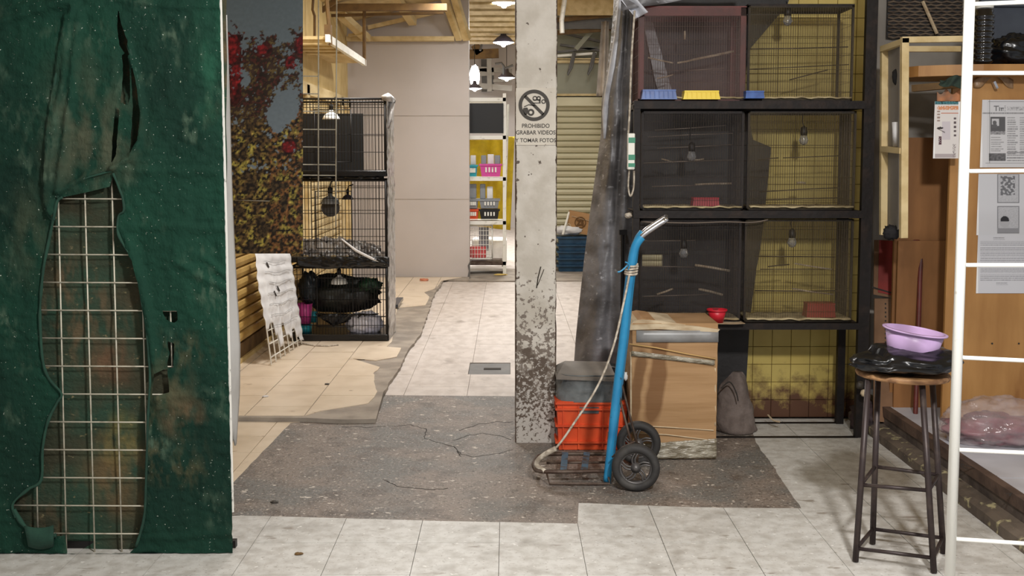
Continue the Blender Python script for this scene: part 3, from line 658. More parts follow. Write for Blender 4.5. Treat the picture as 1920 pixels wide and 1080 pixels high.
for (x,y,rx,ry,c,a) in ((170,270,120,110,(84,84,66),.8),(160,200,110,140,(66,76,60),.6),(345,785,60,50,(106,82,58),.75),(320,730,70,60,(92,84,62),.6),(60,440,70,120,(70,78,60),.6),(400,130,50,160,(40,92,70),.5)):
    p=W(x,y,GY); spot(g,p.x,p.z,rx*GY/2000,ry*GY/2000,c,a)
for (x,y,rx,ry,c,a) in ((200,680,60,70,(104,76,56),.8),(210,900,90,110,(110,88,60),.8),(215,830,50,70,(150,130,70),.6)):
    p=W(x,y,GY); spot(g2,p.x,p.z,rx*GY/2000,ry*GY/2000,c,a)
obj('shade_cloth',cm,g,st,True)
obj('inner_cloth',MB().grid(lambda u,v:W(XL+(425-XL)*u,-80+1130*v,GY+.055)+Vector((0,.012*noise.noise(Vector((u*6,v*16,2)))+.012*math.sin(v*42)*.4,0)),50,110),g2,st,True)
gt=mat('cloth_hem',(20,52,40),(30,66,52),9,rough=.9,bump=.3)
hem=[W(x,y,GY-.004) for x,y in H_main]
def smoothp(P,n=5):
    o=[]
    for i in range(len(P)-1):
        p0=P[max(i-1,0)];p1=P[i];p2=P[i+1];p3=P[min(i+2,len(P)-1)]
        for k in range(n):
            t=k/n; o.append(.5*((2*p1)+(p2-p0)*t+(2*p0-5*p1+4*p2-p3)*t*t+(3*p1-p0-3*p2+p3)*t**3))
    o.append(P[-1]); return o
def hemtube(P,r,closed=False):
    q=smoothp([W(x,y,GY-.006) for x,y in P],6); rr=[r*(1+.5*noise.noise(p*25)) for p in q]
    return MB().tube(q,rr,6)
left=H_main[26:]+H_main[:1]; right=H_main[3:20]
obj('hem_edge',hemtube(left,.006),gt,st,True); obj('hem_edge',hemtube(right,.005),gt,st,True)
for rd,r_ in (([(125,30),(110,110),(98,190),(88,290),(86,380),(92,405),(103,412)],.006),([(148,30),(138,110),(128,200),(114,300),(108,372)],.006),([(240,85),(256,140),(265,200),(264,250),(250,285),(230,305),(212,316)],.006),([(105,1003),(80,1010),(45,985),(26,955)],.008),([(112,362),(150,338),(212,320)],.004)):
    obj('rolled_fold',hemtube(rd,r_),gt,st,True)
obj('torn_flap',MB().grid(lambda u,v:W(45+55*u+8*v*(1-u),985+20*u*(1-u)+40*v,GY-.01-.02*math.sin(v*3)),6,6,(0,.004,0)),gt,st,True)
gr=obj('wire_grid',MB().tube([W(63,370,GY+.03),W(63,372,GY+.03)],.002,4),M['white_metal'],st)
wm=mat('galvanised_wire',(196,190,172),(150,140,122),20,.5,.7,rough=.45,metal=.2)
gr.data.materials.clear(); gr.data.materials.append(wm)
GW=GY+.024
for x0,x1 in ((15,14),(58,72),(108,125),(158,178),(209,229),(261,281),(312,333),(363,385)):
    obj('wire',MB().tube([W(x0,320,GW),W(x1,1048,GW)],.0032,6),wm,gr,True)
for k in range(14):
    y=373+k*52.3; obj('wire',MB().tube([W(10,y-1,GW-.005),W(398,y+1,GW-.005)],.003,6),wm,gr,True)
fm=mat('white_edge_trim',(226,224,216),(150,146,140),30,.6,.7,rough=.4)
obj('corner_post',MB().tube([W(edge_x(max(y,0))+1.5,y,GY+.012) for y in range(-80,1000,40)],.0055,6),fm,st)
obj('corner_base',MB().box(W(40,1000,GY).x,W(436,1000,GY+.02).x,GY+.06,GY+.09,.0,.03),M['black_metal'],st)
sd=mat('white_side_sheet',(196,196,194),(170,168,164),3,.4,.65,rough=.5,bump=.1)
def side(u,v):
    y=28+800*v; xr=[426,429,432,434,437,441,446,451,450,444]; k=v*(len(xr)-1); i=min(int(k),len(xr)-2); xx=xr[i]+(xr[i+1]-xr[i])*(k-i)
    xl=edge_x(y)+1; 
    if v>.97: y+=8*math.sin(u*9)
    return W(xl+(xx-xl)*u,y,GY+.02+.16*u)
obj('side_sheet',MB().grid(side,6,40,(-.006,.0,0)),sd,st,True)
obj('rear_panel',MB().box(-2.4,W(420,500,GY+.9).x-.05,GY+.9,GY+.95,0,3.2),g2,st)
obj('top_rail',MB().box(-2.4,W(412,0,GY).x,GY+.01,GY+.9,3.0,3.05),M['black_metal'],st)
struct('wall_stall',MB().box(-6,-2.25,4.95,5.05,0,4.1),M['wall_grey'])
# ================================================================= mural banner on its wire grid
MY=6.7
def nz(x,y,s,o=0,oc=4): return noise.fractal(Vector((x/s,y/s,o)),1.0,2.0,oc)
def mural(px,py):
    def blobm(cx,cy,rx,ry): return 1-math.hypot((px-cx)/rx,(py-cy)/ry)
    f=max(blobm(436,95,30,42),blobm(500,100,34,36),blobm(492,165,76,74),blobm(480,120,60,40),blobm(440,185,34,70),blobm(470,230,48,75),blobm(563,88,22,34),blobm(440,290,60,70),blobm(500,285,60,50),blobm(550,285,45,80),blobm(490,380,130,110),blobm(545,118,14,16),blobm(563,240,16,40))
    f-=max(0,blobm(462,150,14,24))*1.2+max(0,blobm(530,195,34,55))*1.3+max(0,blobm(520,222,22,30))*1.2
    f+=nz(px,py,16,3)*.55+nz(px,py,5,9)*.35
    if py<330: hole=nz(px,py,9,21)*1.0; f-=max(0,hole-.22)*1.4
    elif py<370: f-=max(0,nz(px,py,9,21)-.45)*1.2
    n1=nz(px,py,20,33); n2=nz(px,py,6.5,44)*1.1+.25*nz(px,py,2.5,47,2)
    if f<.06 and (py<330 or f<-.5):
        t=min(1,max(0,py/260)); c=(104+22*t,116+22*t,122+24*t); k=1+.04*n2
        return tuple(v*k for v in c)
    red=max(blobm(432,90,30,50),blobm(443,140,18,30),blobm(492,92,22,20)*.7,blobm(564,85,14,26),blobm(546,118,13,16)*1.8,blobm(542,275,16,16)*1.4,blobm(440,165,16,40)*.6)
    if red>.1: 
        k=.85+.5*n1+.5*n2; c=(136,34,36) if red>.4 else (84,34,30); return tuple(max(0,v*k) for v in c)
    if py<225+60*n1 and not(px>535 and py>200): c=(56,42,34) if n2>-.1 else ((96,80,48) if n1>0 else (96,52,44)); return tuple(v*(1+.4*n1) for v in c)
    if n2<-.13: return (38,30,24)
    if n1>.30: c=(150,136,66)
    elif n1>.08: c=(122,102,54)
    elif px>505 and n1>-.25: c=(116,80,48)
    elif n1>-.2: c=(92,72,44)
    else: c=(70,56,38)
    return tuple(max(0,v*(.95+.7*n2)) for v in c)
def vgrid(x0,y0,x1,y1,step,Y,fn,dy=0.0):
    nx=int((x1-x0)/step); ny=int((y1-y0)/step); m=MB(); m.c=[]
    for j in range(ny+1):
        for i in range(nx+1):
            x=x0+(x1-x0)*i/nx; y=y0+(y1-y0)*j/ny; p=W(x,y,Y); m.v.append((p.x,Y+dy,p.z)); c=fn(x,y); m.c.append(tuple(min(1,max(0,q)) for q in lin([min(255,max(0,v)) for v in c])[:3]))
    for j in range(ny):
        for i in range(nx):
            a=j*(nx+1)+i; m.f.append((a+nx+1,a+nx+2,a+1,a))
    return m
mu=empty('mural_banner',tuple(W(500,475,MY)),'printed banner of autumn trees with red leaves against a grey sky','banner')
mm_=vgrid(380,-40,568,475.5,1.7,MY,mural)
obj('print',mm_,M['mural'],mu)
a=W(380,-40,MY); b_=W(568,475.5,MY); obj('backing',MB().box(a.x,b_.x,MY+.002,MY+.012,b_.z,a.z),M['cement'],mu)
wg=empty('hanging_wire_grid',tuple(W(610,480,MY)),'white hanging wire grid jutting out beside the autumn tree banner','grid')
GYm=MY+.02
for x,yb in ((597,372),(629.5,425),(470,470),(530,470)): obj('wire',MB().tube([W(x+ (2 if x==629.5 else 0),-60,GYm),W(x,yb,GYm)],.0042,6),wm,wg,True)
for y in (143,176,209,243,276,309,329): obj('wire',MB().tube([W(400,y-2,GYm+.006),W(629 if y>205 else 598,y,GYm+.006)],.0036,6),wm,wg,True)
obj('hook_line',MB().tube([W(440,375.5,MY-.004),W(506,377,MY-.004)],.0022,4),wm,wg,True)
# ================================================================= black cages stacked on the plinth
CY0,CY1=8.9,9.42
def cage_frame(m,x0,x1,y0,y1,z0,z1,r):
    for x in (x0,x1):
        for y in (y0,y1): m.tube([(x,y,z0),(x,y,z1)],r,6)
    for z in (z0,z1):
        for y in (y0,y1): m.tube([(x0,y,z),(x1,y,z)],r,6)
        for x in (x0,x1): m.tube([(x,y0,z),(x,y1,z)],r,6)
    return m
def mesh_xz(x0,x1,y,z0,z1,sx,zs,r,jit=0):
    m=MB(); n=max(1,round((x1-x0)/sx))
    for i in range(n+1):
        x=x0+(x1-x0)*i/n+R.uniform(-jit,jit); m.tube([(x,y,z0),(x+R.uniform(-jit,jit),y,z1)],r,3,cap=False)
    for z in zs: m.tube([(x0,y-.002,z),(x1,y-.002,z+R.uniform(-jit,jit))],r*1.15,3,cap=False)
    return m
def mesh_yz(x,y0,y1,z0,z1,sy,zs,r):
    m=MB(); n=max(1,round((y1-y0)/sy))
    for i in range(n+1):
        y=y0+(y1-y0)*i/n; m.tube([(x,y,z0),(x,y,z1)],r,3,cap=False)
    for z in zs: m.tube([(x,y0,z),(x,y1,z)],r,3,cap=False)
    return m
cxl=W(546,560,CY0).x; cxr=W(725,560,CY0).x
def zz(y,Y=CY0): return W(700,y,Y).z
for (yt,yb,lab,hz) in ((183,331,'black wire cage at the top of the stack, backed by a black board',(196,216,252,285,320)),(336,492,'middle black wire cage of the stack with crumpled clear plastic inside',(352,372,400,430,452,474)),(499,641,'lowest black wire cage of the stack with dark bags inside',(515,540,562,594,610,627))):
    z0=zz(yb); z1=zz(yt)
    if yt==499: z0=PZ+.002
    r=empty('wire_cage',((cxl+cxr)/2,(CY0+CY1)/2,z0),lab,'cage','black cages stacked on the plinth')
    obj('frame',cage_frame(MB(),cxl,cxr,CY0,CY1,z0+.012,z1-.01,.010),M['black_metal'],r,True)
    obj('wire_front',mesh_xz(cxl,cxr,CY0,z0+.01,z1-.01,.026,[zz(y) for y in hz],.0028,.002),M['black_metal'],r,kind='stuff')
    obj('wire_back',mesh_xz(cxl,cxr,CY1,z0+.01,z1-.01,.030,[zz(y) for y in hz[::2]],.0026),M['black_metal'],r,kind='stuff')
    obj('wire_side',mesh_yz(cxr,CY0,CY1,z0+.01,z1-.01,.04,[zz(y) for y in hz],.0026),M['black_metal'],r,kind='stuff')
    obj('wire_side',mesh_yz(cxl,CY0,CY1,z0+.01,z1-.01,.04,[zz(y) for y in hz],.0026),M['black_metal'],r,kind='stuff')
    obj('tray',MB().bbox(cxl-.01,cxr+.01,CY0-.015,CY1+.01,z0,z0+(.055 if yt==499 else .05),.006),M['black_plastic'],r)
    obj('door',cage_frame(MB(),cxl+.22,cxl+.52,CY0-.012,CY0-.008,z0+.12,z1-.1,.004),M['black_metal'],r,True)
thing('black_board',MB().box(W(560,215,CY1-.1).x,W(681,215,CY1-.1).x,CY1-.12,CY1-.09,zz(322),zz(214,CY1)),mat('matt_black_board',(10,10,11),rough=.6),'black board standing inside the top cage of the stack','board')
def crumple(u,v,f,seed,amp=.02,s=9):
    p=f(u,v); n_=noise.fractal(Vector((u*s,v*s,seed)),1,2,4); return p+Vector((0,-abs(n_)*amp*2,n_*amp))
thing('plastic_liner',MB().grid(lambda u,v:crumple(u,v,lambda u,v:W(565+150*u,455+25*v+ (12*math.sin(u*3.2+.5) if v<.5 else 0)*-.8,CY0+.06-.03*v),3,.03,11),50,14),M['clear_wrap'],'crumpled clear plastic heaped in the middle cage of the stack','plastic',smooth=True)
thing('plastic_liner',MB().grid(lambda u,v:crumple(u,v,lambda u,v:W(556+174*u,482+ (16+4*math.sin(u*5))*v+6*u*v,CY0-.03-.01*math.sin(v*3)),9,.008,8),50,10,(0,.004,0)),M['black_plastic'],'black plastic sheet draped between the middle and lowest cages','plastic',smooth=True)
thing('plastic_liner',MB().grid(lambda u,v:crumple(u,v,lambda u,v:W(568+152*u,325+10*v,CY0+.02-.03*v),5,.010,8),50,8,(0,.003,0)),M['black_plastic'],'black plastic sheet with pale folds between the top and middle cages','plastic',smooth=True)
thing('plastic_fold',MB().tube([W(640,448,CY0-.02),W(668,470,CY0-.03),W(700,486,CY0-.035),W(726,498,CY0-.03)],[.006,.012,.012,.006],6),M['white_cloth'],'pale twisted plastic fold running down the middle cage front','plastic',smooth=True)
def wrapf(u,v):
    y=180+462*v; p=Vector((cxr+.014+.012*abs(noise.fractal(Vector((u*4,v*26,1)),1,2,4)),CY0-.012+(CY1-CY0+.02)*u,0)); p.z=W(725,y,CY0).z; return p
thing('plastic_wrap',MB().grid(wrapf,8,90,(.003,0,0)),M['clear_wrap'],'cloudy crinkled plastic wrapped down the right side of the cage stack','plastic',smooth=True)
thing('plastic_wrap',MB().tube([W(716,184,CY0-.01),W(727,182,CY0-.01),W(736,188,CY0+.2),W(733,210,CY0+.1),W(728,240,CY0)],[.02,.035,.03,.02,.012],8),M['clear_wrap'],'bunched clear plastic knot on the top right corner of the cages','plastic',smooth=True)
def bell(px,py,Y,d,label,sh,parent_z=None):
    c=W(px,py,Y); r=empty('cage_lamp',tuple(c),label,'lamp','heat lamps in the cages')
    obj('lamp_shade',MB().lathe([(d*.5,0),(d*.5,.04*d),(d*.40,.26*d),(d*.18,.40*d),(d*.12,.42*d),(d*.12,.62*d),(d*.09,.62*d),(d*.09,.40*d),(d*.36,.22*d),(d*.46,.02*d)],c,n=20,closed=True),M[sh],r,True)
    obj('socket',MB().lathe([(d*.13,.55*d),(d*.13,.85*d),(d*.04,.9*d)],c,n=12),M['black_metal'],r,True)
    obj('bulb',MB().lathe([(.001,-.02*d),(d*.15,.05*d),(d*.18,.16*d),(.05*d,.36*d)],c,n=14),M['lamp_shade'],r,True)
    obj('cord',MB().tube([c+Vector((0,0,.85*d)),c+Vector((.01,0,1.15*d)),c+Vector((.05,0,1.3*d))],.006,5),M['black_metal'],r)
bell(621,224,CY0+.12,.145,'white bell lamp hanging in the top cage of the stack','lamp_shade')
bell(619,382,CY0+.18,.16,'grey bell lamp facing out in the middle cage of the stack','grey_pl')
bell(652,374,CY0+.3,.10,'small dark bell lamp in the middle cage, right of the grey one','lamp_shade_d')
bell(636,532,CY0+.1,.145,'cream bell lamp hanging in the lowest cage among dark bags','lamp_shade')
obj_=thing('round_plate',MB().lathe([(.001,0),(.075,0),(.08,.01),(.001,.012)],W(620,389,CY0+.3),axis=(0,-1,0),n=28),mat('dark_grey_disc',(74,72,72),rough=.5),'dark round disc behind the grey lamp in the middle cage','disc')
thing('dark_bag',MB().blob(W(636,552,CY0+.28),(.34,.17,.165),.25,3.5,11,40,24,floor=zz(592),shape=lambda p:Vector((p.x,p.y,p.z*(1.0 if p.x>-.2 else .8)))),mat('dark_green_sack',(30,34,28),(20,19,18),5,.4,.6,rough=.5,bump=.8,bsc=14),'big dark green-black sack bulging across the lowest cage','bag',smooth=True)
thing('dark_bag',MB().blob(W(580,540,CY0+.16),(.09,.08,.14),.3,3,21,24,16),mat('navy_sack',(34,44,54),(22,26,28),8,.4,.6,rough=.35,bump=.7,bsc=20),'small dark blue-grey bag at the left end of the lowest cage','bag',smooth=True)
thing('net_bundle',MB().blob(W(692,535,CY0+.2),(.10,.08,.06),.4,4,23,24,16),mat('green_net',(34,70,44),(18,34,24),12,.4,.6,rough=.6,bump=.8),'dark green net bundle on the right of the lowest cage','net',smooth=True)
thing('hanging_sheet',MB().grid(lambda u,v:W(590+120*u,588+(22-30*abs(u-.3) if u>.3 else 26*u/.3)*v,CY0+.08)+Vector((0,.015*math.sin(u*20+v*3),0)),24,5,(0,.004,0)),M['black_plastic'],'black plastic sheet sagging below the dark sack','plastic',smooth=True)
thing('white_bag',MB().blob(W(684,607,CY0+.14),(.155,.10,.105),.22,3,31,40,26,ridge=False),M['white_bag'],'crumpled white plastic bag at the bottom right of the lowest cage','bag',smooth=True)
def tub(name,px,py,Y,r0,r1,h,mm,label,group=None):
    c=W(px,py,Y); r=empty(name,tuple(c),label,'tub',group)
    obj('body',MB().lathe([(r0,0),(r1,h),(r1-.004,h),(r0-.004,.004)],c,n=20,closed=True),M[mm],r,True); obj('bottom',MB().lathe([(r0,.0),(r0,.004)],c,n=20),M[mm],r)
    obj('rim',MB().lathe([(r1,h-.006),(r1+.005,h-.006),(r1+.005,h),(r1,h)],c,n=20,closed=True),M[mm],r,True)
tub('pink_tub',572,606,CY0+.12,.05,.065,.17,'pink_pl','tall pink tub in the left corner of the lowest cage')
tub('teal_tub',573,624,CY0+.12,.05,.055,.07,'teal_pl','short teal tub under the pink one in the lowest cage')
tub('teal_tub',588,604,CY0+.25,.03,.035,.09,'teal_pl','small teal beaker behind the pink tub')
tub('pink_tub',571,634,CY0+.12,.05,.052,.035,'pink_pl','shallow magenta dish under the short teal tub')
thing('cage_board',MB().box(W(620,585,9.8).x-.45,W(620,585,9.8).x+.2,9.75,9.8,.03,.45),M['cream_wood'],'cream board standing on the plinth behind the cage stack','board')
# stray cable and foot
thing('cable',MB().tube([G(560,643,PZ+.006),G(590,648,PZ+.006),G(615,649,PZ+.006),G(634,647,PZ+.006)],.008,6),M['rope'],'pale cable end lying in front of the lowest cage','cable',smooth=True)
thing('phone_box',MB().bar(G(740,574,PZ+.03),G(750,560,PZ+.05),.07,.03),mat('dark_glossy',(44,52,64),rough=.2),'small dark box lying on the plinth right of the cages','box')
thing('litter',MB().blob(G(795,525,PZ+.01),(.06,.04,.02),.4,3,2,12,8),mat('orange_litter',(190,120,90),rough=.8),'crumpled orange litter at the foot of the end wall','litter')
for i,(x,y,z,s_,c_,lab) in enumerate(((517,745,0,.02,'print','dark crumb on the brown terrazzo by the green stall'),(497,743,PZ,.014,'white_cloth','white scrap on the front plinth tiles'),(613,720,PZ,.012,'print','dark crumb in the middle of the plinth tiles'),(515,941,0,.013,'print','dark stone chip on the terrazzo near the stall corner'),(560,1038,0,.012,'brown_wood','dry brown scrap on the front floor tiles'))):
    thing('litter',MB().blob(G(x,y,z+s_*.3),(s_*1.5,s_,s_*.4),.4,3,i,10,6),M[c_],lab,'litter')
# ================================================================= white grid panel with torn cloth
q0=G(509,684,PZ+.006); q1=G(566,645,PZ+.006); q1=Vector((q1.x,8.72,PZ+.006)); q1.x=W(566,640,8.72).x
q2=W(465,474,8.35); q2.x=max(q2.x,LX+.075); q3=W(540,474,8.8)
def qp(u,v): return (q0*(1-u)+q1*u)*(1-v)+(q2*(1-u)+q3*u)*v
gp=empty('grid_panel',tuple(q0),'white wire grid panel with a torn white cloth leaning beside the cages','grid')
for i in range(8): obj('wire',MB().tube([qp(i/7,0),qp(i/7,1)],.006,5),M['white_metal'],gp,True)
for j in range(9): obj('wire',MB().tube([qp(0,.06+j*.115),qp(1,.06+j*.115)],.005,5),M['white_metal'],gp,True)
nrm=(q1-q0).cross(q2-q0).normalized()
if nrm.y>0: nrm=-nrm
def cl(u,v):
    lo=[.30,.34,.22,.10,.30,.17,.13,.20,.10,.04,.03][min(10,int(u*10.01))]+.03*noise.noise(Vector((u*40,1,1)))
    vv=lo+(1.0-lo)*v; uu=-.12*(1-abs(v-.6)) *(1-u)**3+u*1.02
    return qp(uu,vv)+nrm*(.014+.010*math.sin(vv*55)*.4+.006*noise.noise(Vector((u*8,v*8,4))))
obj('torn_cloth',MB().grid(cl,40,40,tuple(nrm*-.003)),M['white_cloth'],gp,True)
for (u,v) in ((.30,.62),(.42,.66),(.2,.9)): obj('slit',MB().bar(qp(u,v)+nrm*.02,qp(u+.05,v-.05)+nrm*.02,.02,.004,up=tuple(nrm)),M['crack'],gp)
for k in range(7):
    v=.30+k*.1; obj('crease',MB().tube([qp(u_/10,v+.012*math.sin(u_))+nrm*.024 for u_ in range(1,10) if (u_+k)%5],.0016,4),M['tape_grey'],gp)
# ================================================================= white shelf unit in the far aisle
SX0,SX1,SYf,SYb=W(878,500,14.3).x-.10,W(946,500,14.3).x,14.3,14.75
su=empty('shelf_unit',((SX0+SX1)/2,14.5,0),'white metal shelf unit with baskets behind the end wall','shelf unit')
for x,y in ((SX0,SYf),(SX1,SYf),(SX0,SYb),(SX1,SYb)): obj('post',MB().box(x-.022,x+.022,y-.02,y+.02,.0,2.42),M['white_metal'],su)
def sz(y): return W(900,y,14.3).z
for y in (183,254,332,414,490): obj('shelf',MB().box(SX0-.02,SX1+.02,SYf-.02,SYb+.02,sz(y)-.05,sz(y)-.002),M['white_metal'] if y<480 else M['rusty'],su)
obj('brace',MB().bar((SX1+.05,14.8,2.3),(SX1-.02,14.35,.1),.03,.02),M['white_metal'],su)
thing('screen',MB().box(W(876,220,14.26).x,W(944,220,14.26).x,14.24,14.27,sz(250),sz(194)),mat('black_screen',(4,6,8),rough=.5),'flat black panel on the top of the white shelf unit','panel')
def basket(px0_,px1_,py0,py1,mm,label,Y=14.34):
    a=W(px0_,py1,Y); b=W(px1_,py0,Y); c=empty('basket',((a.x+b.x)/2,Y+.12,a.z),label,'basket','baskets on the white shelf unit')
    m=MB(); w2=(b.x-a.x)/2; cx=(a.x+b.x)/2; h=b.z-a.z
    m.hexa([(cx-w2*.85,Y+.02,a.z),(cx+w2*.85,Y+.02,a.z),(cx+w2*.85,Y+.26,a.z),(cx-w2*.85,Y+.26,a.z),(cx-w2,Y,b.z),(cx+w2,Y,b.z),(cx+w2,Y+.28,b.z),(cx-w2,Y+.28,b.z)])
    obj('body',m,M[mm],c); obj('rim',MB().box(cx-w2-.01,cx+w2+.01,Y-.01,Y+.29,b.z-.02,b.z+.005),M[mm],c)
    for k in range(4): obj('slot',MB().box(cx-w2*.5+k*w2*.3,cx-w2*.5+k*w2*.3+.02,Y-.004,Y+.01,a.z+h*.35,a.z+h*.75),M['white_metal'],c)
    return c
basket(876,894,310,331,'teal_pl','blue basket at the left of the white shelf unit, beside the pink one'); basket(900,940,308,331,'pink_pl','pink basket on the upper shelf of the white shelf unit')
basket(874,896,374,391,'grey_pl','grey basket at the left end of the middle shelf'); basket(899,936,374,391,'grey_pl','wider grey basket on the middle shelf, over the black one')
basket(874,897,393,411,'orange','orange basket on the middle shelf by the wall edge'); basket(899,936,393,411,'black_plastic','black basket beside the orange one on the white shelf unit')
random.seed(3)
for i,(x0,x1,y0,y1) in enumerate(((902,912,291,308),(914,926,289,308),(927,938,291,308),(882,892,291,309),(900,910,345,373),(913,924,350,373),(880,893,345,372))):
    a=W(x0,y1,14.4); b=W(x1,y0,14.4); m=MB(); m.bbox(a.x,b.x,14.4,14.5,a.z,b.z,.008)
    thing('carton',m,M['white_cloth'] if i%2 else M['grey_pl'],('pale' if i%2 else 'grey')+' packet standing '+('in the pink basket, number '[:-9]+['leftmost','middle','rightmost'][i] if i<3 else ['in the blue basket','at the left end above the grey baskets','in the middle above the grey baskets','by the wall edge above the grey baskets'][i-3]),'packet','packets on the white shelf unit')
cg=empty('small_cage',(W(900,486,14.4).x,14.5,sz(490)+.02),'small white wire cage on the lowest shelf of the white unit','cage')
x0,x1=W(878,0,14.35).x,W(922,0,14.35).x; z0,z1=sz(486),sz(424)
obj('frame',cage_frame(MB(),x0,x1,14.35,14.6,z0,z1,.008),M['white_metal'],cg,True); obj('wire_front',mesh_xz(x0,x1,14.35,z0,z1,.04,[z0+(z1-z0)*k/7 for k in range(8)],.004),M['white_metal'],cg,kind='stuff')
obj('vent_panel',MB().box(x0+.13,x1-.05,14.5,14.52,z0+.1,z1-.03),M['grey_pl'],cg)
thing('red_tray',MB().bbox(x0+.01,x1-.08,14.37,14.55,z0+.01,z0+.16,.01),mat('coral_tray',(214,84,84),rough=.4),'coral red tray inside the small white cage','tray')
thing('yellow_sheet',MB().grid(lambda u,v:W(876+ (89-8*v)*u,256+ (176-10*(1-u))*v,15.6)+Vector((0,.05*math.sin(u*13+v*2),0)),24,20,(0,.01,0)),M['yellow_cloth'],'bright yellow cloth hanging behind the white shelf unit','cloth',smooth=True)
thing('white_box',MB().bbox(W(884,0,16).x,W(950,0,16).x,15.9,16.4,.0,.35,.02),M['white_cloth'],'low white box on the floor behind the shelf unit','box')
thing('litter',MB().blob(G(938,515,.01),(.08,.05,.015),.4,3,12,10,6),mat('yellow_litter',(220,190,110),rough=.8),'yellow scrap on the threshold at the foot of the shelf unit','litter')
# ================================================================= blue crates and carton at the back shutter
bx0,bx1=W(1046,500,14.6).x,W(1103,500,14.6).x
for k in range(5):
    z0=.005+k*.095; r=empty('blue_crate',((bx0+bx1)/2,14.8,z0),['lowest','second','middle','fourth','topmost'][k]+' crate of the dark blue nested stack by the back shutter','crate','nested dark blue crates')
    zt=z0+(.092 if k<4 else .10)
    m=MB(); m.hexa([(bx0+.02,14.62,z0),(bx1-.02,14.62,z0),(bx1-.02,14.98,z0),(bx0+.02,14.98,z0),(bx0,14.6,zt),(bx1,14.6,zt),(bx1,15.0,zt),(bx0,15.0,zt)]); obj('body',m,M['navy_pl'],r)
    obj('rim',MB().box(bx0-.015,bx1+.015,14.585,15.01,zt-.022,zt-.004),M['navy_pl'],r)
thing('crumpled_paper',MB().blob(((bx0+bx1)/2-.06,14.75,.565),(.2,.12,.07),.35,3.5,5,24,14,floor=.497),M['white_cloth'],'crumpled white wrapping on top of the blue crates','paper',smooth=True)
cp=[W(1064,433,14.7),W(1102,441,14.7),W(1106,402,14.7),W(1069,395,14.7)]
cb=empty('carton',tuple(cp[0]),'tilted brown carton with a round logo on the blue crates','carton')
obj('body',MB().extr(cp,(0,.25,0)),M['card'],cb)
cc=W(1088,417,14.69); s2=14.7/2000; pm_=mat('carton_print',(96,66,30),rough=.8)
obj('logo_ring',ringm(cc,9.2*s2,10.6*s2,30,t=.006),pm_,cb)
text('lettering','ZS',14*s2,(cc.x-.0,14.685,cc.z-5*s2),pm_,cb,.002,sx=.85,bold=.004)
obj('logo_mark',ringm(W(1066,423,14.69),2.5*s2,4.2*s2,20,t=.006),M['card_edge'],cb)
obj('fold_line',MB().bar(W(1072,405,14.69),W(1104,414,14.69),.008,.005),M['card_edge'],cb)
thing('white_stick',MB().tube([W(1055,440,14.55),W(1067,398,14.75)],.015,6),M['white_metal'],'white stick leaning beside the tilted carton','stick')
# ================================================================= grey tarp hanging beside the rack
TL=[(-60,1152),(20,1150),(70,1146),(130,1138),(190,1128),(250,1127),(330,1116),(400,1106),(480,1096),(570,1086),(640,1079),(700,1075),(740,1073)]
def tl(y):
    for (a,b),(c,d) in zip(TL,TL[1:]):
        if y<=c: return b+(d-b)*(y-a)/(c-a)
    return TL[-1][1]
TY=6.42
def tarp(u,v):
    y=-60+800*v; xl=tl(y); x=xl+(1200-xl)*u
    p=W(x,y,TY)
    f=.16*(1-min(1,u/.45))**1.6 + .012*math.sin(u*15+.8*math.sin(v*3))*min(1,u*2.2) + .012*noise.fractal(Vector((u*5,v*13,2)),1,2,4)
    k=.014*math.exp(-((u-.52)/.07)**2)
    Y=TY+f+k; q=W(x,y,Y); return q
tp=empty('grey_tarp',tuple(W(1120,720,TY)),'dusty grey tarp hanging in folds at the left side of the cage rack','tarp')
obj('sheet',MB().grid(tarp,60,120,(.0,.004,0)),M['silver_tarp'],tp,True)
ht=mat('pale_tarp_hem',(214,216,224),(176,178,186),12,.45,.7,rough=.4,bump=.3)
obj('rolled_hem',MB().tube([tarp(.02+.18*(1-v_/12)**.8 if v_<10 else .05,v_/30)+Vector((.012,-.03,0)) for v_ in range(0,13)],[.012,.014,.016,.018,.02,.022,.024,.026,.026,.024,.022,.018,.01],8),ht,tp,True)
obj('tied_corner',MB().grid(lambda u,v:W(1158+(20+2*v)*u+34*v,-8+42*v-10*u,5.86)+Vector((0,.03*math.sin(u*5),0)),8,10,(0,.004,0)),ht,tp,True)
obj('top_flap',MB().grid(lambda u,v:W(1165+240*u,-30+(50-42*u)*v,5.865)+Vector((0,.02*math.sin(u*14+v*3),0)),30,6,(0,.004,0)),M['silver_tarp'],tp,True)
thing('support_pole',MB().tube([W(1166,700,6.33),W(1168,440,6.33)],.012,8).box(W(1161,440,6.33).x,W(1175,440,6.33).x,6.31,6.35,W(1168,440,6.33).z,W(1168,431,6.33).z),M['black_metal'],'thin black pole with a square cap standing against the grey tarp','pole')
# ================================================================= tiled yellow wall behind the rack, right wall, platform
BYW=6.36
wbk=struct('wall_tiled',MB().box(1.20,2.16,BYW,BYW+.15,0,4.1),M['ywall'])
ts=.1085
z=.0
for k in range(29):
    for i in range(8):
        x0=1.25+i*ts*1.06
        m=MB().bbox(x0,x0+ts*1.06-.003,BYW-.007,BYW,z+.002,z+ts-.001,.0015); obj('wall_tile',m,M['ytile'],wbk)
    z+=ts
wg_=struct('wall_side',MB().box(2.16,5.2,6.42,6.6,0,4.1),M['wall_grey'])
PF=.16; CX=2.05
pf_=MB().box(2.13,5.2,-1,6.42,0,PF-.012); plat=struct('platform',pf_,M['curb'])
tiles('platform_tile',[(2.17,2),(5.0,2),(5.0,6.42),(2.17,6.42)],2.17,.335,4.60,.30,PF-.012,PF,M['tile_blue'],plat,gap=.002,xmin=2.1,xmax=5,ymin=2,ymax=6.5)
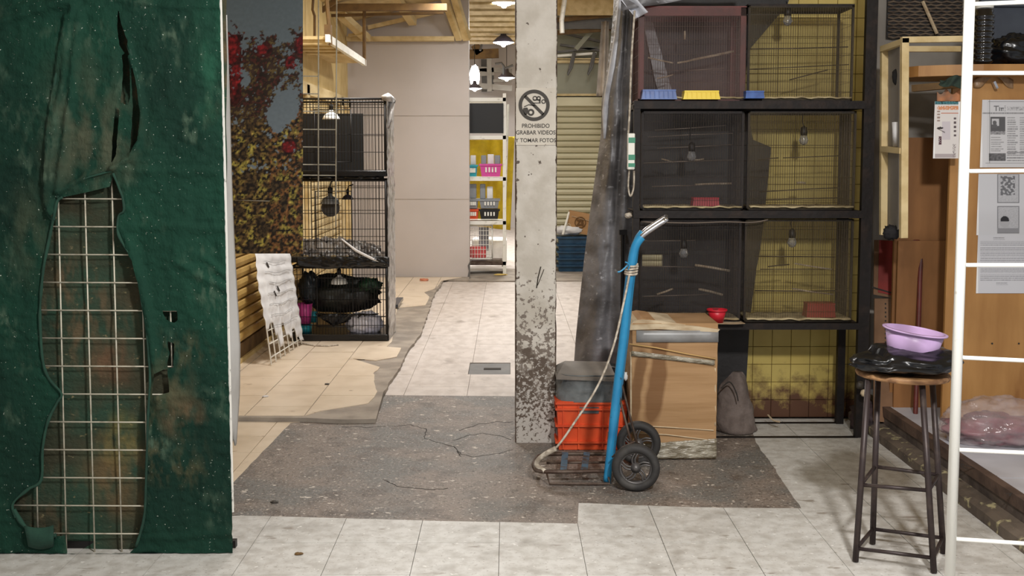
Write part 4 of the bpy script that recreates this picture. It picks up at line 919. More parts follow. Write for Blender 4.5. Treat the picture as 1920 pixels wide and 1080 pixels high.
obj('edge_strip',MB().box(2.125,2.168,-1,6.4,PF-.05,PF+.002),mat('brown_edge',(98,78,66),(72,56,48),9,rough=.7,bump=.3),plat)
cb_=MB()
n=60
for j in range(n+1):
    y=-1+7.3*j/n; k=noise.noise(Vector((1,y*5,2)))*.006
    cb_.v += [(CX+k,y,0),(CX+k,y,.045),(CX+.03+k,y,.06),(2.13,y,.065),(2.13,y,0)]
for j in range(n):
    for i in range(4): cb_.f.append((j*5+i,j*5+i+1,(j+1)*5+i+1,(j+1)*5+i))
struct('trim_2',cb_,M['curb_y'])
for cr in ([(1795,868),(1820,875),(1838,882),(1843,886)],[(1868,892),(1870,900),(1890,912),(1898,922),(1893,930)],[(1813,880),(1800,872)],[(1885,925),(1895,926)]):
    m=MB()
    pts=[G(a,b,PF+.0008) for a,b in cr]
    for p,q in zip(pts,pts[1:]): m.bar(p,q,.005,.001)
    obj('crack',m,M['crack'],plat)
# ---- plywood partition
PYW=5.62
pw=empty('plywood_partition',(W(1850,800,PYW).x,PYW,PF),'orange-brown plywood partition with notices behind the white ladder frame','partition')
a=W(1790,100,PYW)
pz=W(1850,112,PYW).z
obj('panel',MB().box(W(1792,0,PYW).x,3.6,PYW,PYW+.02,PF+.005,pz-.06),M['plywood'],pw)
obj('panel',MB().box(W(1690,0,PYW+.35).x,W(1830,0,PYW+.35).x,PYW+.35,PYW+.37,PF,W(1700,258,PYW+.35).z),M['plywood_d'],pw)
obj('panel',MB().box(W(1700,0,PYW+.30).x,W(1810,0,PYW+.30).x,PYW+.315,PYW+.33,PF,W(1700,452,PYW+.30).z),M['plywood_d'],pw)
sp=[(2.1+.04,5.80),(2.08,5.68),(2.13,5.58),(2.25,5.52),(2.42,5.47),(3.6,5.44),(3.6,5.95),(2.14,5.95)]
zs=W(1850,140,5.45).z
m=MB().prism(sp,zs,zs+.055); obj('shelf_top',m,M['plywood'],pw)
obj('cleat',MB().bar(W(1712,166,5.7),W(1800,158,5.55),.05,.035),M['brown_wood'],pw)
for x in (1802,1860,1910): obj('nail',MB().lathe([(.001,0),(.005,.001),(.005,.003)],W(x,644,PYW-.001),axis=(0,-1,0),n=8),M['crack'],pw)
# torn brown tape with clip
thing('torn_tape',MB().grid(lambda u,v:W(1826+75*u,150+14*math.sin(u*3.1)*-1+(14+6*math.sin(u*9))*v,PYW-.012)+Vector((0,-.01*math.sin(u*12),0)),24,4,(0,.003,0)),mat('brown_tape',(150,118,84),(120,92,62),10,rough=.4,bump=.4),'torn brown tape strip with a clip above the notices','tape',smooth=True)
thing('clip',MB().bar(W(1863,153,PYW-.04),W(1869,166,PYW-.04),.012,.02,up=(0,1,0)),M['chrome'],'small metal clip on the torn brown tape','clip')
def text_lines(x,y,x0,x1,y0,y1,pitch,dens,seed):
    if not(x0<x<x1 and y0<y<y1): return 0
    r=int((y-y0)/pitch); ph=(y-y0)/pitch-r
    if ph>.45: return 0
    if x>x0+(x1-x0)*(.75+.25*abs(noise.noise(Vector((r*3.3,seed,1))))*3): return 0
    return dens*(.6+.5*noise.noise(Vector((x/1.7,r*4.1,seed))))
def paper1(x,y):
    b=200
    if x<1851: b=206
    if (1855<x<1856.4 or 190<y<191.5) and x>1853 and y<306: b=120
    if 305<y<306.5 and x>1848: b=130
    d=0
    if 198<y<208 and 1863<x<1886: 
        lx=x-1863
        on=(198<y<200 and lx<10) or (4<lx<6) or (10<lx<12 and y>201) or (14<lx<15.4 and y>202) or (17<lx<18.4 and y>202) or (13<lx<19 and 202<y<203.4) or (20<lx<23 and (int(y)%3==0))
        d=100 if on else 0
    if 200<y<207 and x>1889: d=60*(.4+noise.noise(Vector((x/3,y/3,4))))
    if 211<y<214: d=90*(.6+.6*noise.noise(Vector((x/2,1,4))))
    if 219<y<252 and 1857<x<1885:
        d=110
        if y>246: d=60+60*noise.noise(Vector((x/4,y/1.5,2)))
        elif 223<y<236 and 1860<x<1873: d=10
        if math.hypot(x-1865,(y-230))<4 or (1860<x<1870 and 233<y<240): d=105
    d=max(d,text_lines(x,y,1889,1908,220,290,4.2,80,2),text_lines(x,y,1912,1960,220,290,4.2,70,3),text_lines(x,y,1858,1882,257,284,4.2,75,5))
    if 287<y<302 and 1854<x<1886: d=100+30*noise.noise(Vector((x/4,y/3,2)))
    d=max(d,text_lines(x,y,1888,1960,285,304,5,90,7))
    return tuple(v-d for v in (b,b-1,b+1))
def paper2(x,y):
    b=196; d=0
    for (y0,y1) in ((326,381),(386,438)):
        if y0<y<y1 and 1870<x<1911:
            e=min(x-1870,1911-x,y-y0,y1-y); d=70 if e<1.6 else 22+14*noise.noise(Vector((x/3,y/2,y0)))
            if y0<330 and 330<y<366 and 1876<x<1903 and noise.noise(Vector((x/5,y/4,9)))>-.1: d=90
            if y0>380:
                if math.hypot(x-1884,y-418)<9: d=30
                if math.hypot(x-1884,(y-413))<8 and y<415: d=150
                if 428<y<436: d=60
    return tuple(v-d for v in (b,b,b+4))
def paper3(x,y):
    b=198; d=0
    d=max(text_lines(x,y,1862,1890,445,450,4,80,2),text_lines(x,y,1838,1960,452,462,3.4,60,2),text_lines(x,y,1838,1960,464,472,3.4,70,12),text_lines(x,y,1838,1960,474,482,3.4,70,22),text_lines(x,y,1838,1960,484,492,3.4,70,32),text_lines(x,y,1838,1960,504,512,3.4,70,42),text_lines(x,y,1838,1960,514,526,3.4,70,52),text_lines(x,y,1868,1895,530,536,3,60,62))
    return tuple(v-d for v in (b,b,b+5))
def paper(name,box,fn,label,cat='notice',dy=.006,tilt=0):
    x0,y0,x1,y1=box; m=vgrid(x0,y0,x1,y1,.9,PYW-dy,fn)
    a=W(x0,y0,PYW-dy); b=W(x1,y1,PYW-dy); m2=MB()
    t=empty(name,((a.x+b.x)/2,PYW-dy,b.z),label,cat,'notices on the plywood')
    obj('printed_face',m,M['vcol'],t); obj('paper_sheet',MB().box(a.x,b.x,PYW-dy+.0004,PYW-dy+.0024,b.z,a.z),M['white_cloth'],t)
paper('notice',(1842,187,1955,314),paper1,'newspaper style notice, the top one on the plywood')
paper('notice',(1835,326,1955,441),paper2,'sheet with two copied identity cards, middle of the plywood notices',dy=.004)
paper('notice',(1834,441,1955,550),paper3,'typed letter with rows of text, lowest notice on the plywood',dy=.005)
def cal(x,y):
    y=y-(x-1753)*.0
    d=(214,208,204)
    if y<196: return (70,118,124) if noise.noise(Vector((x/4,y/3,1)))>-.2 else (40,72,76)
    if 199<y<206 and x>1757: return (206,140,100) if noise.noise(Vector((x/2.2,y/3,3)))>-.25 else d
    if 211<y<213 and x>1764: return (190,130,110)
    if math.hypot((x-1763)/6,(y-240)/2)<1 : return (50,44,44)
    if abs((y-244)-(x-1763)*.5)<.8 and 1756<x<1772: return (70,60,60)
    if 1788<x<1793 and 220<y<258 and int((y-220)/4)%2==0: return (90,78,80)
    if 1760<x<1765 and 256<y<271: return (80,50,60) if noise.noise(Vector((x,y/2,8)))>-.3 else d
    if 1757<x<1763 and 208<y<229 and int(y/3)%2: return (150,130,120)
    if 1766<x<1782 and 228<y<262: return (196,188,192)
    if 1786<x<1792 and 270<y<295 and noise.noise(Vector((x,y/2,8)))>0: return (130,120,120)
    if 288<y<296 and x<1790: return (170,160,160)
    return d
CYL=5.50
ca=empty('wall_calendar',tuple(W(1775,297,CYL)),'slim tear-off calendar card with a teal top hanging left of the white pole','calendar')
obj('printed_face',vgrid(1753,190,1797,297,.9,CYL,cal),M['vcol'],ca)
a=W(1753,190,CYL); b=W(1797,297,CYL); obj('card',MB().box(a.x,b.x,CYL+.0005,CYL+.003,b.z,a.z),M['white_cloth'],ca)
obj('torn_header',MB().grid(lambda u,v:W(1757+42*u,172+18*v+5*math.sin(u*11)*(1-v),CYL-.002)+Vector((0,-.008*math.sin(u*8),0)),14,5,(0,.002,0)),mat('torn_orange_paper',(176,116,76),(130,100,80),14,rough=.8),ca,True)
thing('green_cloth',MB().grid(lambda u,v:W(1762+46*u,150-10*u+(8+20*u)*v+3*math.sin(u*8),5.42)+Vector((0,-.012*math.sin(u*12+v*4),0)),18,8,(0,.006,0)),mat('dark_green_rag',(44,60,50),(28,38,32),10,rough=.9,bump=.4),'dark green rag tucked under the plywood shelf edge by the white pole','rag',smooth=True)
# items on the shelf top
zt=zs+.056
jx=W(1846,100,5.50).x
jr=empty('ribbed_jar',(jx,5.52,zt),'black ribbed bottle with a white cap on the plywood shelf','bottle')
pr=[(.03,0)]
for k in range(9): pr += [(.050,.012+k*.028),(.052,.022+k*.028),(.040,.030+k*.028)]
pr += [(.046,.272),(.036,.285),(.001,.287)]
obj('body',MB().lathe(pr,(jx,5.52,zt),n=28),mat('glossy_black',(14,14,18),rough=.12,coat=.6),jr,True)
obj('cap',MB().lathe([(.044,.285),(.044,.308),(.040,.312),(.001,.312)],(jx,5.52,zt),n=24),M['white_metal'],jr,True)
bx=W(1900,100,5.55).x
thing('black_bag',MB().blob((bx+.05,5.62,zt+.07),(.17,.12,.09),.25,3.2,7,40,26,floor=zt+.001,shape=lambda p:Vector((p.x,p.y,p.z*(1.0+.5*max(0,p.x*4))))),M['black_plastic'],'glossy black plastic bag lying on the plywood shelf beside the ribbed bottle','bag',smooth=True)
thing('glass_case',MB().box(W(1835,60,5.85).x,3.0,5.83,5.86,zt+.01,zt+.45).box(W(1830,60,5.8).x,3.05,5.80,5.83,W(1850,12,5.8).z,W(1850,3,5.8).z),mat('dark_grey_glossy',(70,76,86),(56,60,70),3,rough=.25),'dark grey glossy case standing behind the bottle, at the top right','case')
# brown woven mat on the grey wall
mt=mat('brown_wicker',(112,98,84),(84,72,62),20,.4,.6,rough=.8)
wm_=empty('woven_mat',tuple(W(1730,66,6.36)),'brown woven wicker mat high on the grey wall above the wooden frame','mat')
obj('weave',MB().box(W(1665,0,6.38).x,W(1806,0,6.38).x,6.385,6.395,W(1700,72,6.38).z,W(1700,-60,6.38).z),M['dark_tarp'],wm_)
for k in range(20):
    y=70-k*6; obj('strip',MB().tube([W(1665+i*10,y+(1.2 if (i+k)%2 else -1.2),6.375+(.006 if (i+k)%2 else -.002)) for i in range(15)],.0065,5),mt,wm_,True)
obj('stick',MB().tube([W(1730,2,6.33),W(1757,63,6.33)],.01,6),M['card_edge'],wm_)
# cream wooden wall frame with shelf
wf=empty('wooden_frame',tuple(W(1690,445,5.6)),'open cream wooden shelf frame hanging on the grey wall left of the plywood','shelf frame')
Yf=5.55; Yr=5.9
def st_(name,a,b,w_,h_,m='cream_wood'): obj(name,MB().bar(a,b,w_,h_),M[m],wf)
st_('upright',W(1696,72,Yf),W(1694,446,Yf),.036,.03); st_('upright',W(1658,92,Yr),W(1656,440,Yr),.036,.03)
st_('top_rail',W(1690,75,Yf),W(1806,73,Yf),.03,.03); st_('side_rail',W(1695,78,Yf),W(1655,92,Yr),.03,.03)
st_('side_rail',W(1692,283,Yf),W(1655,279,Yr),.03,.03); obj('side_board',MB().extr([W(1664,96,Yr),W(1686,88,Yf+.1),W(1684,430,Yf+.1),W(1664,434,Yr)],(.004,0,0)),M['wall_grey'],wf)
st_('rear_rail',W(1655,92,Yr),W(1800,92,Yr),.03,.03)
thing('felt_hat',MB().blob(W(1689,144,5.72),(.045,.04,.055),.12,3,3,20,14),mat('black_felt',(26,24,24),rough=.9),'round black hat hung on the cream wooden frame','hat',smooth=True)
thing('white_cup',MB().lathe([(.022,0),(.030,.13),(.027,.13),(.02,.005)],W(1682,275,5.70),n=18,closed=True),M['white_cloth'],'white paper cup standing on the side rail of the wooden frame','cup',smooth=True)
thing('dark_bundle',MB().blob(W(1684,228,5.8),(.03,.03,.09),.2,3,8,16,12),mat('brown_bundle',(84,70,58),rough=.9),'brown bundle hanging above the white cup','bundle',smooth=True)
thing('black_glove',MB().blob(W(1671,436,5.7),(.045,.03,.038),.35,4,4,20,14),mat('black_cloth',(22,20,22),rough=.8),'black crumpled cloth at the bottom of the wooden frame','cloth',smooth=True)
# leaning cartons with a red panel
lc=empty('leaning_carton',tuple(W(1680,795,6.0)),'flattened brown carton with a dark red panel leaning on the wall behind the stool','carton')
cdk=mat('dull_cardboard',(130,98,72),(112,82,58),4,rough=.85)
def lp(px,py): 
    t=(795-py)/350.0; return W(px,py,5.92+.3*t)
obj('board',MB().extr([lp(1640,560),lp(1638,790),lp(1712,795),lp(1716,560)],(0,.012,0)),cdk,lc)
obj('board',MB().extr([lp(1640,450),lp(1638,552),lp(1712,566),lp(1727,462),lp(1722,452)],(0,.01,0)),cdk,lc)
obj('red_panel',MB().extr([lp(1648,450)-Vector((0,.004,0)),lp(1646,548)-Vector((0,.004,0)),lp(1690,557)-Vector((0,.004,0)),lp(1697,453)-Vector((0,.004,0))],(0,.003,0)),mat('dark_red_print',(142,38,26),(118,30,22),4,rough=.6),lc)
obj('fold',MB().bar(lp(1634,538)-Vector((0,.006,0)),lp(1716,562)-Vector((0,.006,0)),.004,.008),M['crack'],lc)
for k in range(12): obj('hole',MB().bar(lp(1660,568+k*8)-Vector((0,.003,0)),lp(1660,571+k*8)-Vector((0,.003,0)),.008,.002),M['crack'],lc)
thing('bent_tube',MB().tube(smoothp([W(1690,450,6.0),W(1712,452,5.98),W(1727,462,5.96),W(1725,520,5.93),W(1722,620,5.88),W(1716,790,5.78)],6),.013,8),M['red_paint'],'dark maroon bent tube curving down beside the leaning carton','tube',smooth=True)
# pink bag on platform
pbc=G(1885,850,PF); pb=empty('plastic_bag',(pbc.x,pbc.y+.1,PF),'clear plastic bag with plum coloured contents on the platform tiles','bag')
obj('contents',MB().blob((pbc.x+.06,pbc.y+.25,PF+.05),(.24,.15,.075),.3,3,3,40,24,floor=PF+.002),M['pink_dark'],pb,True)
obj('film',MB().blob((pbc.x+.05,pbc.y+.22,PF+.09),(.27,.18,.135),.18,2.6,6,72,44,floor=PF+.001),M['plastic_pink'],pb,True)
# dark heap at the end of the rack
thing('dark_rag',MB().blob(G(1632,792,.07)+Vector((0,.1,0)),(.07,.1,.11),.35,4,9,28,18,floor=.001),mat('plum_rag',(74,56,58),(48,38,40),12,rough=.8,bump=.5),'dark plum rag heaped at the right end of the rack','rag',smooth=True)
for i,(x,y,lab) in enumerate(((1612,722,'black tangle of twisted wire hanging by the stool'),(1621,737,'pale tangle of twisted wire below the black one'))):
    thing('wire_tangle',MB().blob(W(x,y,5.8),(.022,.02,.022),.3,4,i,14,10),M['print'] if i==0 else M['card_edge'],lab,'wire',smooth=True)
# ================================================================= cage rack
RF,RB=5.88,6.22
def X(px,Y=RF): return W(px,400,Y).x
def Z(py,Y=RF): return W(1400,py,Y).z
rk=empty('rack_stand',(X(1400),6.05,0),'dark iron rack stand carrying three tiers of bird cages','rack')
pw_=.034
def post(px0_,px1_,y,z0,z1): obj('post',MB().box(X(px0_,y),X(px1_,y),y,y+.035,z0,z1),M['rack_metal'],rk)
post(1187,1199,RF,.0,Z(197)); post(1615,1636,RF,.0,3.2); post(1191,1201,RB,.0,Z(197)); post(1578,1592,RB-.03,.0,Z(188))
for (ya,yb) in ((189,204),(395,409),(606,618),(820,831)):
    x0,x1=X(1187),X(1620)
    obj('rail',MB().box(x0,x1,RF-.004,RF+.03,Z(yb),Z(ya)),M['rack_metal'],rk)
    obj('rail',MB().box(x0+.02,x1,RB-.02,RB+.012,Z(yb),Z(ya)),M['rack_metal'],rk)
    for x in (x0+.004,x1-.03,(x0+x1)/2): 
        if ya>800 and x!=x1-.03: continue
        obj('side_rail',MB().box(x,x+.028,RF+.03,RB-.02,Z(yb),Z(yb)+.03),M['rack_metal'],rk)
    if ya<800: obj('shelf_board',MB().box(x0+.01,x1-.01,RF+.01,RB,Z(ya)-.006,Z(ya)),mat('dirty_board',(70,54,40),(46,36,28),8,rough=.85),rk)
TOPZ=Z(8)
tiers=[(X(1196),X(1396),Z(189)+.001,Z(12),'red_paint','net_red','top'),(X(1399),X(1597),Z(189)+.001,Z(8),'rack_metal','net_y','top'),
 (X(1202),X(1396),Z(395)+.001,Z(208),'rack_metal','net_dark','middle'),(X(1402),X(1606),Z(395)+.001,Z(208),'rack_metal','net_y','middle'),
 (X(1202),X(1394),Z(606)+.001,Z(412),'rack_metal','net_dark','lowest'),(X(1400),X(1606),Z(606)+.001,Z(412),'rack_metal','net_y','lowest')]
labs=['maroon framed bird cage at the top left of the rack','top right bird cage of the rack, plain against the yellow wall','left bird cage in the middle tier of the rack, with long wires across','right bird cage in the middle tier of the rack, yellow wall behind','left bird cage in the lowest tier, behind the cardboard box','right bird cage in the lowest tier, with the dark red trough']
perches=[[((1270,118),(1300,112),4),((1300,112),(1376,96),5),((1215,108),(1262,118),3),((1232,147),(1262,140),3),((1284,58),(1284,74),4),((1290,132),(1358,128),2)],
 [((1400,92),(1590,88),2.5),((1480,150),(1552,131),2.5),((1404,130),(1592,121),2)],
 [((1215,257),(1374,250),2.2),((1228,244),(1362,235),2),((1232,278),(1372,271),2),((1207,306),(1376,300),2.6),((1222,350),(1306,348),2.4),((1303,346),(1372,344),4),((1240,298),(1262,304),3),((1298,300),(1320,298),3)],
 [((1424,360),(1575,352),2.2),((1436,375),(1578,371),2.4),((1420,300),(1460,296),2.4),((1468,296),(1578,292),2),((1494,343),(1510,343),4)],
 [((1208,452),(1304,451),2),((1303,497),(1368,508),5),((1207,500),(1302,501),2),((1310,542),(1355,553),5),((1232,552),(1262,541),4),((1205,556),(1330,552),2)],
 [((1425,505),(1562,505),2),((1415,545),(1590,545),2.5),((1440,500),(1480,496),2.5),((1485,541),(1562,552),3),((1415,480),(1565,482),2),((1490,494),(1560,505),3)]]
for k,(x0,x1,z0,z1,fm_,net,tn) in enumerate(tiers):
    y0,y1=RF+.04,RB-.03
    r=empty('bird_cage',((x0+x1)/2,(y0+y1)/2,z0),labs[k],'cage','bird cages on the rack')
    t=.016
    m=MB()
    fw=.030 if k==0 else .014
    for x in (x0,x1-fw): 
        for y in (y0,y1-.012): m.box(x,x+fw,y,y+.012,z0,z1)
    for z in ((z0,z0+.012),(z1-.012 if k!=0 else z1-.045,z1)):
        for y in (y0,y1-.012): m.box(x0,x1,y,y+.012,z[0],z[1])
        for x in (x0,x1-fw): m.box(x,x+fw,y0,y1,z[0],z[1])
    obj('frame',m,M[fm_],r)
    H=z1-z0; hz=[z0+H*f for f in (.10,.2,.33,.5,.66,.8,.9)]
    wc='cage_wire_l' if k in (0,) else 'cage_wire'
    obj('wire_front',mesh_xz(x0+.01,x1-.01,y0+.004,z0+.01,z1-.01,.0135,hz,.0009,.0005),M[wc],r,kind='stuff')
    obj('wire_back',mesh_xz(x0+.01,x1-.01,y1-.004,z0+.01,z1-.01,.0135,hz[::2],.0009,.0005),M['cage_wire'],r,kind='stuff')
    for x in (x0+.003,x1-.003): obj('wire_side',mesh_yz(x,y0,y1,z0+.01,z1-.01,.02,hz,.0009),M['cage_wire'],r,kind='stuff')
    obj('net_screen',MB().grid(lambda u,v:Vector((x0+.004+(x1-x0-.008)*u,y0-.006-.004*noise.noise(Vector((u*3,v*3,k))),z0+.004+(H-.008)*v)),20,20),M[net],r,True)
    if k in (0,1): obj('roof_panel',MB().box(x0,x1,y0,y1,z1,z1+.008),M['rack_metal'] if k else M['red_paint'],r)
    obj('liner',MB().grid(lambda u,v:Vector((x0+.02+(x1-x0-.03)*u,y0-.02+(y1-y0)*v*.95,z0+.014+.009*noise.noise(Vector((u*11,v*4,k))))),30,6,(0,0,.008)),M['liner'],r,True)
    for (a,b,wd) in perches[k]:
        yy=RF+.12+.05*R.random(); rr=wd/2*yy/2000
        obj('perch',MB().tube([W(a[0],a[1],yy),(W(a[0],a[1],yy)+W(b[0],b[1],yy))/2+Vector((0,0,R.uniform(-.003,.003))),W(b[0],b[1],yy)],rr,6),M['perch'] if wd>2.6 else (M['cage_wire_l'] if k in (0,2,4) else M['cage_wire']),r,True)
def tray(name,px0_,px1_,py0,py1,mm,label,Y=RF+.05,taper=.9,group='feeding troughs in the bird cages',z0=None,ribs=True):
    a=W(px0_,py1,Y); b=W(px1_,py0,Y)
    if z0 is None: z0=a.z
    c=empty(name,((a.x+b.x)/2,Y+.05,z0),label,'trough',group); h=b.z-a.z; cx=(a.x+b.x)/2; w2=(b.x-a.x)/2; D=.09
    m=MB(); wb_,wt=(w2,w2*taper) if taper<1 else (w2/taper,w2)
    m.hexa([(cx-wb_,Y,z0),(cx+wb_,Y,z0),(cx+wb_,Y+D,z0),(cx-wb_,Y+D,z0),(cx-wt,Y+.006,z0+h),(cx+wt,Y+.006,z0+h),(cx+wt,Y+D-.006,z0+h),(cx-wt,Y+D-.006,z0+h)])
    obj('body',m,M[mm],c); obj('rim',MB().box(cx-wt-.003,cx+wt+.003,Y+.002,Y+D-.002,z0+h-.008,z0+h+.001),M[mm],c)
    if ribs:
        n=7
        for i in range(n):
            x=cx-wt*.85+2*wt*.85*i/(n-1); obj('rib',MB().box(x-.003,x+.003,Y-.002,Y+.004,z0+h*.12,z0+h*.85),M[mm],c)
zt1=Z(189)+.022
tray('feed_trough',1203,1270,171,189,'blue_pl','blue ribbed trough at the left of the top left cage',Y=RF-.03,z0=zt1-.015); tray('feed_trough',1281,1351,171,187,'yel_pl','bright yellow ribbed trough beside the blue one in the top cage',Y=RF-.03,z0=zt1-.015)
tray('feed_trough',1398,1434,170,184,'blue_pl','small blue trough in the corner of the top right cage',Y=RF-.03,z0=zt1-.01,ribs=False)
tray('feed_trough',1299,1350,377,393,'red_pl','crimson trough in the left cage of the middle tier',z0=Z(395)+.022,ribs=False)
tray('feed_trough',1512,1568,571,597,'dred_pl','big dark red trough in the right cage of the lowest tier',z0=Z(606)+.024,ribs=False)
p=W(1348,603,RF-.07); rb=empty('feed_cup',(p.x,RF-.02,p.z),'small crimson cup standing by the cardboard box top, at the rack edge','cup')
obj('body',MB().lathe([(.034,.0),(.052,.075),(.048,.075),(.031,.004)],(p.x,RF-.01,Z(606)+.004),n=24,closed=True),M['red_pl'],rb,True)
obj('rim',MB().lathe([(.052,.068),(.057,.068),(.057,.077),(.052,.077)],(p.x,RF-.01,Z(606)+.004),n=24,closed=True),M['red_pl'],rb,True)
thing('paper_sheet',MB().grid(lambda u,v:Vector((X(1315)+.24*u,RF-.06+.12*v,Z(606)+.001+.006*u*(1-v)))+Vector((0,0,.002*math.sin(u*6))),10,4,(0,0,.002)),M['card_edge'],'grey-white paper under the small crimson cup','paper')
# light bulbs in cages
for (px,py,top,lab,Y) in ((1477,30,6,'dark bulb socket at the top of the top right cage',RF+.1),(1297,284,210,'clear bulb in the left cage of the middle tier',RF+.1),(1507,254,210,'clear bulb in the right cage of the middle tier',RF+.16),(1282,466,414,'clear bulb in the left cage of the lowest tier',RF+.1),(1485,446,414,'clear bulb in the right cage of the lowest tier',RF+.1)):
    c=W(px,py,Y); r=empty('light_bulb',tuple(c),lab,'bulb','bulbs hanging in the bird cages')
    obj('socket',MB().lathe([(.018,0),(.020,.02),(.016,.045),(.006,.052)],c,n=14),M['black_metal'],r,True)
    obj('glass',MB().lathe([(.001,-.055),(.018,-.048),(.026,-.028),(.018,-.006),(.014,.004)],c,n=16),M['glass_bulb'],r,True)
    obj('cord',MB().tube([c+Vector((0,0,.05)),c+Vector((-.01,0,.08)),Vector((c.x-.005,c.y,W(px,top,Y).z))],.003,5),M['black_metal'],r)
# dark tarp behind left half of the rack, slanting shadow edge cut into its outline
BT=6.30
tb_=[(1150,-60),(1500,-60),(1476,10),(1402,96),(1396,180),(1412,262),(1446,276),(1434,400),(1420,470),(1406,600),(1398,742),(1160,742)]
def bt(px,py): return W(px,py,BT)
bm_=MB()
hole=[(1198,477),(1242,477),(1242,500),(1198,500)]
# split into two polygons around the hole
obj_p=[(1191,-60),(1500,-60),(1476,10),(1402,96),(1396,180),(1412,262),(1446,276),(1434,400),(1424,477),(1191,477)]
bm_.extr([bt(*p) for p in obj_p],(0,.01,0)); bm_.extr([bt(*p) for p in [(1191,477),(1197,477),(1197,500),(1191,500)]],(0,.01,0))
bm_.extr([bt(*p) for p in [(1242,477),(1424,477),(1419,500),(1242,500)]],(0,.01,0)); bm_.extr([bt(*p) for p in [(1191,500),(1419,500),(1406,600),(1398,742),(1191,742)]],(0,.01,0))
thing('dark_tarp',bm_,M['dark_tarp'],'dark tarp hanging behind the left half of the cage rack','tarp')
thing('silver_strip',MB().extr([W(1204,30,6.26),W(1222,34,6.26),W(1262,178,6.26),W(1238,184,6.26),W(1228,150,6.26)],(0,.008,0)),M['silver_tarp'],'pale silver strip of sheeting seen through the maroon framed cage','sheet')
thing('cable_loop',MB().tube(smoothp([W(1190,20,5.86),W(1184,110,5.86),W(1181,200,5.85),W(1178,250,5.85)],6),.006,6).tube(smoothp([W(1180,318,5.85),W(1178,350,5.85),W(1182,368,5.85),W(1188,352,5.85),W(1189,320,5.85)],6),.005,6),M['rope'],'pale cable running down the left edge of the rack to a loop','cable',smooth=True)
pb_=empty('socket_box',tuple(W(1183,318,5.83)),'white and green socket box on the left edge of the rack','socket box')
a=W(1176,318,5.83); b=W(1190,250,5.83)
obj('body',MB().bbox(a.x,b.x,5.81,5.85,a.z,b.z,.004),M['white_metal'],pb_)
gm=mat('green_band',(60,140,110),rough=.5)
for (y0,y1) in ((258,268),(290,300),(306,313)): obj('band',MB().box(a.x+.004,b.x+.001,5.808,5.82,W(1180,y1,5.83).z,W(1180,y0,5.83).z),gm,pb_)
thing('white_knot',MB().blob(W(1178,404,5.83),(.02,.02,.015),.3,4,3,14,10),M['rope'],'pale knot of rope tied low on the left rack edge','knot',smooth=True)
thing('loose_wire',MB().tube(smoothp([W(1202,416,RF-.02),W(1290,418,RF-.02),W(1360,416,RF-.02),W(1410,417,RF-.02),W(1440,412,RF-.02)],5),.0035,5),M['cage_wire_l'],'thin pale wire slung under the middle tier of the rack','wire',smooth=True)
# ================================================================= sack
def sackf():
    rows=[(697,1374,1392),(706,1366,1398),(722,1350,1402),(745,1343,1406),(765,1341,1411),(785,1339,1416),(802,1338,1421),(814,1342,1419),(820,1352,1405)]
    m=MB(); n=28; SYk=6.05
    for j in range(33):
        t=j/32*(len(rows)-1); i=min(int(t),len(rows)-2); f=t-i
        y,xl,xr=[rows[i][q]*(1-f)+rows[i+1][q]*f for q in range(3)]
        a=W(xl,y,SYk); b=W(xr,y,SYk); cx=(a.x+b.x)/2; w2=(b.x-a.x)/2; dp=min(.13,w2*.9); z=max(a.z,.003) if j<32 else .002
        for k in range(n):
            an=2*math.pi*k/n; nzv=noise.fractal(Vector((math.cos(an)*1.3,math.sin(an)*1.3,z*9)),1,2,4)
            q=1+.12*nzv*(1 if j not in (0,) else .3); m.v.append((cx+w2*math.cos(an)*q,SYk+dp*math.sin(an)*q-.01*math.sin(an*3+z*20),z))
    for j in range(32):
        for k in range(n):
            l=(k+1)%n; m.f.append((j*n+k,(j+1)*n+k,(j+1)*n+l,j*n+l))
    m.f.append(tuple(range(n))); m.f.append(tuple(range(32*n,33*n))[::-1]); return m
sk=empty('sack',tuple(G(1380,815)),'slumped grey-brown cloth sack on the floor right of the cardboard box','sack')
obj('body',sackf(),M['sack'],sk,True)
obj('seam',MB().tube(smoothp([W(1352,728,5.925),W(1368,716,5.93),W(1380,735,5.92),W(1384,752,5.915)],5),.004,5),M['crack'],sk)
thing('bent_wire',MB().tube(smoothp([G(1440,778,.06)-Vector((0,.0,0)),G(1450,788,.05),G(1462,791,.05)],5),.005,5),M['card_edge'],'pale bent wire by the stained foot of the yellow wall','wire')
# ================================================================= big cardboard box
BY=5.45; bxl,bxr=W(1184,800,BY).x,W(1343,800,BY).x
bt_=W(1260,606,BY).z
bx_=empty('cardboard_box',((bxl+bxr)/2,BY+.2,0),'tall stained cardboard box closed with grey tape beside the hand truck','box')
cbm=mat('stained_cardboard',(174,138,98),(160,124,84),4,.4,.65,rough=.8,bump=.15,bsc=16,stretch=(.5,1,6))
